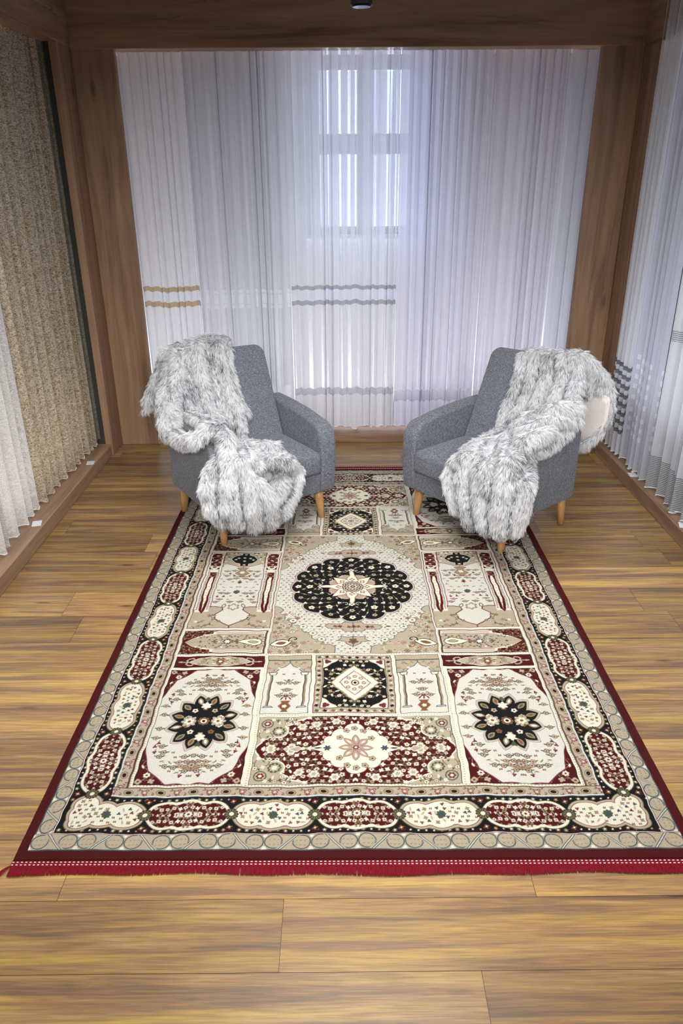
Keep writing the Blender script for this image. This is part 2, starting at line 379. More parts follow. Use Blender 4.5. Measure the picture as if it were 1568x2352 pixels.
def band_tan(L, W):
    c = CV(L, W, 'tan'); n = max(2, 2*round(L/.26)); p = L/n
    for k in range(n+1):
        x = p*k
        for q in (-1, 1):
            c.ring(x+q*.0275, W*.52, .0255, W*.40, .003, 'blue'); c.ell(x+q*.0275, W*.52, .0225, W*.34, 'tan')
            for dx in (-.012, 0, .012):
                for dy in (.34, .62): c.H(x+q*.03+dx, W*dy, .0026, 'tand')
        c.petals(x, W*.1, .010, 3, 1.57, 'cream', .4); c.petals(x, W*.94, .010, 3, -1.57, 'cream', .4)
    for k in range(n):
        x = p*(k+.5); sg = 1 if k % 2 else -1
        c.poly([(x-sg*.030-.010, W*.03), (x-sg*.030+.010, W*.03), (x+sg*.030+.010, W*.97), (x+sg*.030-.010, W*.97)], 'tan')
        for dx in (-.018, .018): c.H(x+dx, W*.5, .0026, 'tand')
        c.line([(x-sg*.024, W*.06), (x+sg*.026, W*.96)], .0075, 'blue'); c.line([(x-sg*.024, W*.06), (x+sg*.026, W*.96)], .0030, 'cream')
    c.rect(0, 0, L, .004, 'blue'); c.rect(0, W-.0042, L, W-.002, 'wine'); c.rect(0, W-.0022, L, W, 'white')
    return c
def uni(c, E, col, g=0):
    """union of ellipses (x, y, rx, ry) grown by g"""
    x0 = min(e[0]-e[2] for e in E)-abs(g); x1 = max(e[0]+e[2] for e in E)+abs(g); y0 = min(e[1]-e[3] for e in E)-abs(g); y1 = max(e[1]+e[3] for e in E)+abs(g); w = c.win(x0, y0, x1, y1)
    if not w: return None, None
    D = np.full(w[2].shape, 9.)
    for x, y, rx, ry in E: D = np.minimum(D, (np.hypot((w[2]-x)/rx, (w[3]-y)/ry)-1)*min(rx, ry))
    D = D-g
    if col: c.put(w, D, col)
    return w, D
def motifs(c, E, step, seed):
    r = random.Random(seed); x0 = min(e[0]-e[2] for e in E); x1 = max(e[0]+e[2] for e in E); y0 = min(e[1]-e[3] for e in E); y1 = max(e[1]+e[3] for e in E); y = y0; j = 0
    while y < y1:
        x = x0+step/2*(j % 2)
        while x < x1:
            if min(math.hypot((x-e[0])/e[2], (y-e[1])/e[3]) for e in E) < .68:
                z = r.random(); px, py = x+r.uniform(-.2, .2)*step, y+r.uniform(-.2, .2)*step
                if z < .35: c.H(px, py, .0042, r.choice(('green', 'brown')))
                elif z < .55: c.petals(px, py, .008, 4, r.random(), 'tand', .5)
                elif z < .8: c.petals(px, py, .0065, 3, r.random()*3, r.choice(('wine', 'brown', 'blue')), .6)
                else: c.leaf(px, py, r.random()*3, .02, .003, 'tan')
            x += step
        y += step*.75; j += 1
def cartouche(c, x, y, rx, ry, red, seed):
    E = [(x, y, rx*.50, ry), (x-rx*.55, y, rx*.45, ry*.90), (x+rx*.55, y, rx*.45, ry*.90), (x-rx*.27, y, rx*.3, ry*.86), (x+rx*.27, y, rx*.3, ry*.86)]
    if red:
        uni(c, E, 'olive', .0035); uni(c, E, 'cream', .0015); w, D = uni(c, E, 'red', -.0075)
        s = CV(2*rx, 2*ry, 'red'); vines(s, .014, .010, s.w/2, s.h/2, .0185, seed, ('cream', 'tan', 'field'), 'tan', 'olive', .0078); s.mirx(); s.miry(); s.flower(s.w/2, s.h/2, .014, 8, 'cream', 'brown', 'wine')
        jj = np.clip(((w[3]-y+s.h/2)/CS).astype(int), 0, s.ny-1); ii = np.clip(((w[2]-x+s.w/2)/CS).astype(int), 0, s.nx-1)
        a = np.clip(.5-D/CS, 0, 1)[..., None]; v = c.a[w[0], w[1]]; v += a*(s.a[jj, ii]-v)
    else:
        uni(c, E, 'olive', .0035); uni(c, E, 'tan', .001); uni(c, E, 'wine', -.0055); uni(c, E, 'cream', -.0075); motifs(c, E, .022, seed)
        c.petals(x, y, .016, 8, 0, 'green', .25); c.petals(x, y, .009, 6, 0, 'blue', .4)
def rosette(c, x, y, r=.021):
    c.radial(x, y, r, r, lambda t: .82+.18*np.abs(np.cos(6*t)), 'black', .002); c.radial(x, y, r, r, lambda t: .8+.18*np.abs(np.cos(6*t)), 'olive')
    for k in range(12): c.line([(x+r*.4*math.cos(k*math.pi/6), y+r*.4*math.sin(k*math.pi/6)), (x+r*.9*math.cos(k*math.pi/6), y+r*.9*math.sin(k*math.pi/6))], .0022, 'black')
    c.ell(x, y, r*.36, r*.36, 'cream')
def band_black(L, W, joints, first_red, seed, corner=None):
    c = CV(L, W, 'black'); r = random.Random(seed)
    x = .012
    while x < L:
        for yy in (W*.075, W*.925):
            z = r.random(); c.petals(x, yy, .0075, 5, r.random(), r.choice(('brown', 'redd', 'olive', 'redd')), .4); c.ell(x, yy, .0032, .0032, r.choice(('cream', 'tan', 'field')))
        x += .0235
    for k, (a, b) in enumerate(zip(joints[:-1], joints[1:])):
        red = (k % 2 == 0) == first_red; cartouche(c, (a+b)/2, W/2, (b-a)/2-.004, W*.42, red, seed)
    for j in joints:
        c.petals(j, W*.1, .014, 5, .5, 'redd', .4); c.petals(j, W*.9, .014, 5, .5, 'redd', .4)
        for q in (.14, .86): c.petals(j, W*q, .009, 4, .3, 'brown', .5); c.ell(j, W*q, .003, .003, 'cream')
    return c
def band_guard(L, W):
    c = CV(L, W, 'tan'); n = max(1, round(L/.105)); p = L/n
    for k in range(n):
        x = p*(k+.5); c.ell(x, W/2, .0165, .0125, 'olive'); c.ell(x, W/2, .013, .0098, 'tan'); c.ell(x, W/2, .0095, .0066, 'redd')
        for q in (-1, 1):
            for u, v_ in ((.028, .3), (.042, .65), (.034, .8), (.047, .25)):
                c.spiral(x+q*u, W*v_, .007, q+u*90, .7*q, .0024, 'wine')
            c.flower(x+q*p/2, W*.5, .009, 5, 'pink', 'wine', 'cream')
    c.rect(0, 0, L, .0035, 'blue'); c.rect(0, .0035, L, .0062, 'white'); c.rect(0, W-.0035, L, W, 'redd')
    return c

def panel_A():
    c = CV(.352, .616, 'red'); hx, hy = c.w/2, c.h/2
    vines(c, .012, .012, hx, hy, .034, 5, ('cream', 'tan', 'cream'), 'tand', rr=.012)
    def f(t):
        sq = 1.03*(np.abs(np.cos(t))**2.7+np.abs(np.sin(t))**2.7)**(-1/2.7); return sq*(1.0-.035*np.abs(np.sin(8*t)))
    c.radial(hx, hy, hx*1.0, hy*.985, f, 'wine', .003); c.radial(hx, hy, hx*1.0, hy*.985, f, 'field')
    def ok(x, y):
        u, v = (x-hx)/(hx*.93), (y-hy)/(hy*.93); t = math.atan2(v, u); q = (abs(math.cos(t))**2.7+abs(math.sin(t))**2.7)**(-1/2.7)
        return math.hypot(u, v) < q*.95 and math.hypot((x-hx)/.15, (y-hy)/.17) > 1
    scatter(c, .0, .0, hx, hy, .029, 9, ok, .95)
    c.poly([(hx-.03, .075), (hx-.012, .085), (hx-.014, .1), (hx, .112), (hx, .06)], 'tand', 'wine', .002); c.flower(hx, .088, .014, 6, 'tan', 'wine', 'green')
    c.mirx(); c.miry()
    n = 12
    st_ = lambda k, b: (lambda t: b+k*(1-np.abs(((t/(2*math.pi)*n+.0) % 1)*2-1))**.75)
    c.radial(hx, hy, .13, .152, st_(.26, .72), 'wine', .009); c.radial(hx, hy, .13, .152, st_(.26, .72), 'field', .007); c.radial(hx, hy, .13, .152, st_(.26, .72), 'tan', .0035)
    c.radial(hx, hy, .13, .152, st_(.26, .70), 'black')
    for k in range(n):
        a = 2*math.pi*(k+.5)/n; px, py = hx+.096*math.cos(a), hy+.112*math.sin(a)
        c.leaf(px, py, a, .042, .0105, 'tand'); c.leaf(px, py, a, .026, .005, ('cream', 'green', 'brown')[k % 3])
    for k in range(10):
        a = 2*math.pi*(k+.5)/10; c.flower(hx+.062*math.cos(a), hy+.07*math.sin(a), .013, 5, ('cream', 'tan', 'brown')[k % 3], 'black', 'wine', a)
    for sx_ in (-1, 1): c.petals(hx+sx_*.052, hy, .03, 8, 0, 'tan', .35); c.petals(hx+sx_*.052, hy, .018, 6, .3, 'cream', .4); c.ell(hx+sx_*.052, hy, .006, .006, 'brown')
    for sy_ in (-1, 1): c.petals(hx, hy+sy_*.085, .02, 6, 1.57, 'cream', .4); c.petals(hx, hy+sy_*.122, .012, 3, 1.57, 'green', .4)
    c.petals(hx, hy, .028, 8, 0, 'black', .2); c.petals(hx, hy, .023, 8, 0, 'brown', .2); c.ell(hx, hy, .012, .012, 'cream'); c.ell(hx, hy, .006, .006, 'black')
    c.frame(0, .002, 'black'); return c
def panel_bar():
    c = CV(.364, .076, 'red'); hx, hy = c.w/2, c.h/2
    c.poly([(.055, hy), (.075, hy-.012), (.095, hy-.022), (.12, hy-.025), (.145, hy-.031), (hx, hy-.028), (hx, hy+.028), (.145, hy+.031), (.12, hy+.025), (.095, hy+.022), (.075, hy+.012)], 'tan', 'cream', .003)
    c.line([(.015, hy), (.06, hy)], .006, 'tan'); c.poly([(.012, hy), (.025, hy-.006), (.036, hy), (.025, hy+.006)], 'tan')
    for q in (-1, 1): c.line([(.052, hy), (.046, hy+q*.012), (.056, hy+q*.022), (.07, hy+q*.024), (.074, hy+q*.018)], .0065, 'tan')
    vines(c, .10, hy-.018, hx, hy+.018, .02, 3, ('field', 'tan', 'brown'), 'olive', rr=.006); c.flower(.115, hy, .010, 6, 'tan', 'green', 'wine')
    c.mirx(); c.petals(hx, hy, .02, 8, 0, 'brown', .35); c.ell(hx, hy, .007, .007, 'cream'); c.frame(0, .002, 'black'); return c
def panel_mih():
    c = CV(.362, .176, 'red'); hy = c.h/2
    vines(c, .01, .01, .15, .06, .02, 12, ('tand', 'brown', 'tan'), 'brown', 'olive', .006)
    c.poly([(.014, hy), (.045, hy-.027), (.085, hy-.045), (.085, hy-.052), (.125, hy-.058), (.128, hy-.074), (.15, hy-.08), (.352, hy-.08), (.352, hy), ], 'cream', 'brown', .002)
    c.poly([(.016, hy), (.045, hy-.024), (.09, hy-.04), (.125, hy-.052), (.148, hy-.056), (.348, hy-.058), (.348, hy)], 'tan')
    c.line([(.14, hy-.068), (.345, hy-.068)], .003, 'wine'); c.line([(.14, hy-.058), (.345, hy-.058)], .002, 'wine')
    vines(c, .07, hy-.04, .33, hy-.006, .026, 8, ('tand', 'cream', 'brown'), 'tand', 'blue', .006)
    c.miry()
    c.poly([(.235, hy), (.27, hy-.016), (.31, hy-.026), (.335, hy-.018), (.343, hy), (.335, hy+.018), (.31, hy+.026), (.27, hy+.016)], 'ivory', 'black', .003); c.leaf(.305, hy, 0, .05, .011, 'olive'); c.leaf(.305, hy, 0, .036, .006, 'tan')
    c.petals(.195, hy, .02, 8, 0, 'blue', .4); c.petals(.195, hy, .013, 6, 0, 'cream', .4); c.petals(.14, hy, .012, 4, 0, 'brown', .5)
    c.frame(0, .003, 'field'); c.frame(.003, .0035, 'green'); return c
def panel_tall():
    # y grows away from the camera: flower vase at the far end, pointed apron at the near end
    c = CV(.364, .715, 'field'); w2 = c.w/2
    c.rect(0, 0, c.w, .02, 'tan')
    ap = [(0, 0), (w2, .0), (w2, .02), (w2-.03, .04), (w2-.07, .075), (w2-.078, .115), (w2-.045, .15), (w2-.05, .17), (w2-.08, .18), (w2-.115, .178), (0, .15)]
    c.poly(ap, 'tan', 'wine', .005)
    vines(c, .015, .02, w2-.07, .10, .028, 21, ('pink', 'cream', 'tand'), 'green', 'green', .009)
    scatter(c, .075, .2, w2, .52, .034, 33, lambda x, y: True, .9)
    for x0, y0 in ((.01, .14), (.0, .0)): pass
    # side column
    c.rect(.008, .135, .072, .71, 'cream'); 
    for x in (.0165, .0635):
        c.rect(x-.0065, .15, x+.0065, .52, 'cream')
        y = .155
        while y < .52: c.rect(x-.004, y, x+.004, y+.0042, 'blue'); y += .0088
    c.poly([(.024, .50), (.024, .2), (.028, .15), (.04, .125), (.052, .15), (.056, .2), (.056, .50)], 'red', 'wine', .002)
    c.poly([(.04, .135), (.046, .22), (.051, .32), (.050, .42), (.046, .455), (.034, .455), (.030, .42), (.029, .32), (.034, .22)], 'ivory', 'wine', .002)
    for k in range(9): c.H(.04, .2+.027*k, .0026, 'brown')
    vines(c, .030, .465, .052, .5, .012, 4, ('pink', 'tan'), 'pink', rr=.004)
    c.rect(.012, .53, .064, .70, 'red'); vines(c, .018, .56, .060, .695, .022, 6, ('cream', 'pink', 'tan'), 'pink', 'green', .008)
    c.petals(.038, .55, .022, 8, 1.5, 'cream', .3); c.petals(.038, .555, .013, 6, 1.5, 'brown', .4)
    c.rect(.0, .135, .004, .71, 'wine'); c.rect(.074, .17, .077, .71, 'wine')
    # far spandrel with the vase
    c.poly([(.078, .712), (.078, .60), (.13, .575), (w2-.02, .555), (w2, .55), (w2, .712)], 'tan', 'wine', .003)
    vines(c, .088, .615, w2-.04, .70, .024, 30, ('cream', 'field', 'pink'), 'green', 'blue', .009)
    c.mirx()
    c.poly([(w2-.045, .60), (w2-.07, .64), (w2-.05, .672), (w2-.02, .685), (w2-.02, .705), (w2+.02, .705), (w2+.02, .685), (w2+.05, .672), (w2+.07, .64), (w2+.045, .60), (w2+.022, .59), (w2+.022, .565), (w2-.022, .565), (w2-.022, .59)], 'black', 'cream', .003)
    for x, y in ((0, .69), (-.03, .65), (.03, .65), (0, .655), (-.045, .635), (.045, .635), (0, .62), (0, .58)): c.flower(w2+x, y, .009, 5, 'tan', 'green', 'cream')
    c.poly([(w2-.03, .545), (w2+.03, .545), (w2+.012, .52), (w2+.035, .49), (w2, .455), (w2-.035, .49), (w2-.012, .52)], 'tand', 'brown', .003); c.petals(w2, .50, .014, 6, 0, 'cream', .4)
    c.line([(w2-.045, .475), (w2-.03, .462), (w2, .455), (w2+.03, .462), (w2+.045, .475)], .006, 'brown')
    for q in (-1, 1): c.leaf(w2+q*.045, .185, 1.57+q*.3, .04, .010, 'olive'); c.leaf(w2+q*.045, .185, 1.57+q*.3, .022, .005, 'cream')
    c.petals(w2, .175, .03, 6, 1.57, 'tand', .35); c.petals(w2, .175, .02, 6, 1.57, 'field', .35); c.petals(w2, .31, .017, 8, 0, 'green', .3); c.petals(w2, .40, .012, 4, 0, 'wine', .5)
    c.frame(0, .002, 'wine'); return c
def panel_cs():
    c = CV(.705, 1.088, 'field'); hx, hy = c.w/2, c.h/2
    r = random.Random(77); y = .012; j = 0
    while y < hy+.02:
        x = .012+.011*(j % 2)
        while x < hx+.02:
            z = r.random(); px, py = x+r.uniform(-.003, .003), y+r.uniform(-.003, .003)
            if z < .6: c.H(px, py, .0040, 'brown')
            elif z < .8: c.petals(px, py, .005, 3, r.random()*3, 'wine', .5)
            else: c.leaf(px, py, r.random()*3, .016, .002, 'tan')
            c.leaf(px+.011, py+.008, r.random()*3, .016, .0016, 'tan')
            x += .0245
        y += .0205; j += 1
    # corner spandrels
    pts = [(0, 0), (0, .37)]
    def arc(cx_, cy_, rad, a0, a1, n=7): return [(cx_+rad*math.cos(a), cy_+rad*math.sin(a)) for a in np.linspace(a0, a1, n)]
    pts += arc(0, .33, .040, 1.57, 0) + arc(.012, .27, .040, 1.3, -.3)+arc(.05, .22, .034, 1.6, -.5)+arc(.10, .18, .03, 1.7, -.3)+arc(.145, .12, .034, 1.7, -.3)+arc(.195, .07, .033, 1.8, -.3)+arc(.245, .03, .034, 1.9, 0)+[(.28, 0)]
    c.poly(pts, 'tan', 'blue', .003)
    vines(c, .01, .01, .09, .30, .035, 13, ('pink', 'tand', 'field'), 'field', 'olive', .012); vines(c, .09, .01, .2, .07, .035, 14, ('pink', 'tand', 'field'), 'field', 'olive', .012)
    c.leaf(.05, .075, .3, .10, .027, 'black'); c.leaf(.05, .075, .3, .092, .0225, 'ivory'); c.leaf(.05, .075, .3, .05, .011, 'brown'); c.spiral(.105, .10, .026, 3.6, -.8, .0045, 'black'); c.spiral(.115, .055, .02, 2.4, .8, .004, 'brown')
    for x, y in ((.075, .235), (.12, .185), (.165, .135), (.205, .09)): c.flower(x+.014, y+.012, .019, 9, 'cream', 'blue', 'olive')
    # pendants
    c.poly([(hx-.065, .09), (hx-.05, .11), (hx-.052, .125), (hx-.02, .12), (hx, .128), (hx, .05), (hx-.028, .07), (hx-.032, .085)], 'tan', 'blue', .003); c.petals(hx, .09, .022, 5, -1.57, 'brown', .4); c.petals(hx, .09, .010, 5, -1.57, 'green', .4)
    c.poly([(hx-.125, .20), (hx-.11, .182), (hx-.05, .18), (hx-.04, .165), (hx, .162), (hx, .238), (hx-.04, .235), (hx-.05, .22), (hx-.11, .218)], 'tan', 'blue', .0028)
    for k in range(5): c.petals(hx-.02*k, .2, .011, 4, .4, ('wine', 'brown', 'pink')[k % 3], .5)
    c.leaf(hx-.15, .2, 0, .022, .005, 'blue')
    c.mirx(); c.miry()
    nl = 16; R = .292
    f = lambda t: .90+.10*np.abs(np.cos(nl*t/2))**.6
    c.radial(hx, hy, R*.985, R*1.03, f, 'blue', .009); c.radial(hx, hy, R*.985, R*1.03, f, 'field', .006); c.radial(hx, hy, R*.985, R*1.03, f, 'wine', .001); c.radial(hx, hy, R*.985, R*1.03, f, 'black', -.003)
    rr = random.Random(5)
    for ring, (rad, n_, sz) in enumerate(((.258, 32, .0125), (.231, 32, .0095), (.204, 24, .0135), (.178, 24, .0095), (.152, 16, .0125))):
        for k in range(n_):
            a = 2*math.pi*(k+.5*(ring % 2))/n_; x, y = hx+rad*math.cos(a), hy+rad*1.04*math.sin(a)
            if ring in (1, 3):
                c.leaf(x, y, a+.7*(-1)**k, .026, .0036, ('olive', 'tan', 'tand')[k % 3]); c.ell(x, y, .003, .003, 'cream')
            elif k % 4 == 0: c.flower(x, y, sz*1.35, 5, 'ivory', 'black', 'tand', a)
            elif k % 2 == 0: c.flower(x, y, sz*1.1, 5, 'tan', 'black', 'wine', a)
            else: c.petals(x, y, sz*.8, 3, a, 'cream', .5)
            c.line([(x, y), (hx+(rad-.024)*math.cos(a+.09), hy+(rad-.024)*1.04*math.sin(a+.09))], .0018, 'tand')
    # inner star
    star = lambda t: .50+.50*np.abs(np.cos(4*t))**1.3
    for k in range(8):
        a = math.pi/8+k*math.pi/4; c.ell(hx+.082*math.cos(a), hy+.085*math.sin(a), .037, .037, 'wine'); c.ell(hx+.082*math.cos(a), hy+.085*math.sin(a), .034, .034, 'tan'); c.ell(hx+.078*math.cos(a), hy+.08*math.sin(a), .024, .024, 'pink')
    for k in range(8):
        a = k*math.pi/4; L = .165 if k % 2 == 0 else .13; ca, sa = math.cos(a), math.sin(a)
        P = lambda u, v: (hx+u*ca-v*sa, hy+(u*sa+v*ca))
        c.poly([P(.02, -.018), P(.06, -.030), P(.085, -.022), P(.105, -.012), P(.135*L/.165, -.012), P(L, 0), P(.135*L/.165, .012), P(.105, .012), P(.085, .022), P(.06, .030), P(.02, .018)], 'ivory', 'wine', .0028)
        c.petals(*P(.068, 0), .014, 4, a, 'brown', .5); c.petals(*P(.068, 0), .008, 4, a, 'cream', .5)
        for q in (-1, 1): x, y = P(L*.95, q*.028); c.spiral(x, y, .018, a+q*2.2, q*.8, .0032, 'cream')
    c.petals(hx, hy, .052, 12, 0, 'wine', .08); c.petals(hx, hy, .047, 12, 0, 'field', .10); c.petals(hx, hy, .042, 12, 0, 'black', .15); c.petals(hx, hy, .037, 12, 0, 'tan', .15); c.petals(hx, hy, .027, 10, 0, 'green', .25); c.petals(hx, hy, .022, 8, 0, 'cream', .25); c.petals(hx, hy, .014, 8, 0, 'wine', .25); c.ell(hx, hy, .006, .006, 'tan')
    c.frame(0, .002, 'blue'); return c
def panel_niche():
    c = CV(.178, .362, 'field'); w2 = c.w/2; H_ = c.h
    c.rect(0, H_-.032, c.w, H_, 'tan')
    for k in range(6): c.spiral(.015+k*.03, H_-.016, .009, k, .7, .0025, 'pink')
    c.rect(0, H_-.035, c.w, H_-.0315, 'black')
    c.poly([(0, .245), (0, H_-.035), (w2, H_-.035), (w2, H_-.05), (w2-.016, H_-.075), (w2-.035, H_-.085), (w2-.05, H_-.11), (w2-.055, .252), (.02, .248)], 'tan', 'blue', .003)
    vines(c, .012, .275, .05, H_-.05, .02, 3, ('tand', 'pink', 'field'), 'tand', 'olive', .007)
    c.rect(.012, .232, .042, .244, 'cream'); c.line([(.012, .246), (.044, .246), (.038, .23), (.016, .23), (.012, .246)], .0025, 'black')
    c.rect(.017, .045, .026, .23, 'tand'); c.rect(.0245, .045, .0275, .23, 'black'); c.rect(.0295, .045, .035, .23, 'cream')
    c.line([(.012, .042), (.04, .042), (.045, .035), (.009, .035), (.012, .042)], .003, 'blue')
    scatter(c, .048, .09, w2, .24, .024, 2, lambda x, y: True, .75)
    c.mirx()
    c.poly([(w2-.014, .012), (w2+.014, .012), (w2+.008, .022), (w2+.024, .045), (w2+.012, .062), (w2+.018, .075), (w2-.018, .075), (w2-.012, .062), (w2-.024, .045), (w2-.008, .022)], 'brown', 'tand', .002); c.petals(w2, .044, .010, 5, 0, 'cream', .4)
    for a in (-.5, 0, .5): c.leaf(w2+a*.03, .09, 1.57+a, .024, .003, 'wine')
    c.petals(w2, .19, .012, 5, 1.5, 'tand', .4); c.petals(w2, .20, .006, 5, 1.5, 'blue', .4)
    c.frame(0, .002, 'black'); return c
def panel_sq():
    c = CV(.308, .362, 'tan'); hx, hy = c.w/2, c.h/2; c.frame(0, .003, 'wine')
    def d(k): return k % 2
    n = 10
    for k in range(n): x = .0155+(c.w-.031)*k/(n-1); c.petals(x, .0145, .0085, 4, .3, ('green', 'redd', 'olive')[k % 3], .4); c.leaf(x+.012, .012, .6, .012, .0022, 'ivory')
    n = 11
    for k in range(1, n): y = .0145+(c.h-.029)*k/n; c.petals(.0145, y, .0085, 4, .3, ('green', 'redd', 'olive')[k % 3], .4); c.leaf(.012, y+.012, .9, .012, .0022, 'ivory')
    c.rect(.027, .027, hx, hy, 'redd'); c.rect(.030, .030, hx, hy, 'ivory'); c.poly([(.030, .088), (.045, .08), (.062, .058), (.085, .044), (.095, .030), (hx+.01, .030), (hx+.01, hy+.01), (.030, hy+.01)], 'black', 'tan', .003)
    c.petals(.048, .046, .015, 3, 0, 'wine', .4)
    vines(c, .045, .10, hx, hy, .024, 41, ('cream', 'tan', 'ivory'), 'tand', 'olive', .0085); vines(c, .10, .045, hx, .1, .024, 42, ('cream', 'tan', 'ivory'), 'tand', 'olive', .0085)
    c.mirx(); c.miry()
    dm = lambda k: (lambda t: k/(np.abs(np.cos(t))**1.15+np.abs(np.sin(t))**1.15)*(1-.03*np.abs(np.sin(10*t))))
    c.radial(hx, hy, .09, .108, dm(1.0), 'tand', .006); c.radial(hx, hy, .09, .108, dm(1.0), 'ivory'); c.radial(hx, hy, .062, .078, dm(1), 'wine'); c.radial(hx, hy, .058, .074, dm(1), 'cream')
    for k in range(8):
        a = k*math.pi/4; c.flower(hx+.034*math.cos(a), hy+.04*math.sin(a), .0085, 5, 'tan', 'wine', 'cream')
    c.ell(hx, hy, .016, .018, 'brown'); c.ell(hx, hy, .011, .013, 'cream'); c.ell(hx, hy, .006, .007, 'black'); return c
def panel_red():
    c = CV(.693, .332, 'red'); hx, hy = c.w/2, c.h/2
    vines(c, .03, .012, hx, hy, .025, 101, ('cream', 'tan', 'field', 'ivory'), 'tand', 'green', .0095)
    for x, y in ((.16, .055), (.21, .045), (.055, .16), (.28, .03), (.125, .155)): c.flower(x, y, .019, 6, 'cream', 'brown', 'tand'); c.petals(x, y, .009, 5, 0, 'tan', .4)
    def arc(cx_, cy_, rad, a0, a1, n=7): return [(cx_+rad*math.cos(a), cy_+rad*math.sin(a)) for a in np.linspace(a0, a1, n)]
    pts = [(0, 0), (.185, 0)]+[(.175, .012), (.14, .022), (.118, .03), (.112, .045), (.10, .05)]+arc(.075, .075, .034, -.2, 1.9, 9)+[(.05, .11), (.022, .118), (.018, .135), (.006, .15), (0, hy)]
    c.poly(pts, 'tan', 'ivory', .0055)
    c.ring(.033, .038, .02, .021, .004, 'green'); c.petals(.033, .038, .014, 6, 0, 'wine', .3); c.ell(.033, .038, .006, .006, 'cream'); c.petals(.076, .076, .024, 10, 0, 'green', .2); c.petals(.076, .076, .018, 8, 0, 'tan', .3); c.petals(.076, .076, .01, 6, 0, 'cream', .3)
    vines(c, .055, .012, .12, .035, .026, 8, ('field', 'cream'), 'green', 'green', .009); vines(c, .012, .075, .04, .12, .026, 9, ('field', 'cream'), 'green', 'green', .009)
    c.mirx(); c.miry()
    f = lambda t: (.60+.40*np.abs(np.cos(t))**5)*(1-.05*np.abs(np.sin(6*t)))
    def med(g, col):
        c.poly([(hx-.158-g*1.6, hy), (hx-.12, hy-.016-g), (hx-.085, hy-.045-g), (hx-.045, hy-.085-g), (hx, hy-.108-g), (hx+.045, hy-.085-g), (hx+.085, hy-.045-g), (hx+.12, hy-.016-g), (hx+.158+g*1.6, hy), (hx+.12, hy+.016+g), (hx+.085, hy+.045+g), (hx+.045, hy+.085+g), (hx, hy+.108+g), (hx-.045, hy+.085+g), (hx-.085, hy+.045+g), (hx-.12, hy+.016+g)], col)
        for x, y, r_ in ((0, .088, .036), (.05, .06, .034), (.086, .034, .026), (-.05, .06, .034), (-.086, .034, .026)):
            for q in (-1, 1): c.ell(hx+x, hy+q*y, r_+g, r_+g, col)
    med(.002, 'wine'); med(0, 'ivory')
    for q in (-1, 1): c.line([(hx+q*.155, hy), (hx+q*.2, hy)], .005, 'cream'); c.poly([(hx+q*.185, hy), (hx+q*.2, hy-.014), (hx+q*.232, hy), (hx+q*.2, hy+.014)], 'tan', 'cream', .003); c.leaf(hx+q*.13, hy, 0, .03, .004, 'blue'); c.petals(hx+q*.098, hy, .014, 6, 0, 'blue', .5)
    for x, y in ((.055, .05), (.0, .098), (.03, .085), (-.055, .05), (-.03, .085)):
        for q in (-1, 1): c.flower(hx+x, hy+q*y, .012, 5, 'tan', 'green', 'wine')
    for k in range(8):
        a = k*math.pi/4; c.leaf(hx+.033*math.cos(a), hy+.038*math.sin(a), a, .056, .0135, 'tand'); c.leaf(hx+.033*math.cos(a), hy+.038*math.sin(a), a, .046, .0095, 'pink'); c.leaf(hx+.036*math.cos(a), hy+.04*math.sin(a), a, .024, .004, 'cream')
    c.petals(hx, hy, .012, 8, 0, 'wine', .3); c.ell(hx, hy, .005, .005, 'cream'); c.frame(0, .002, 'black'); return c

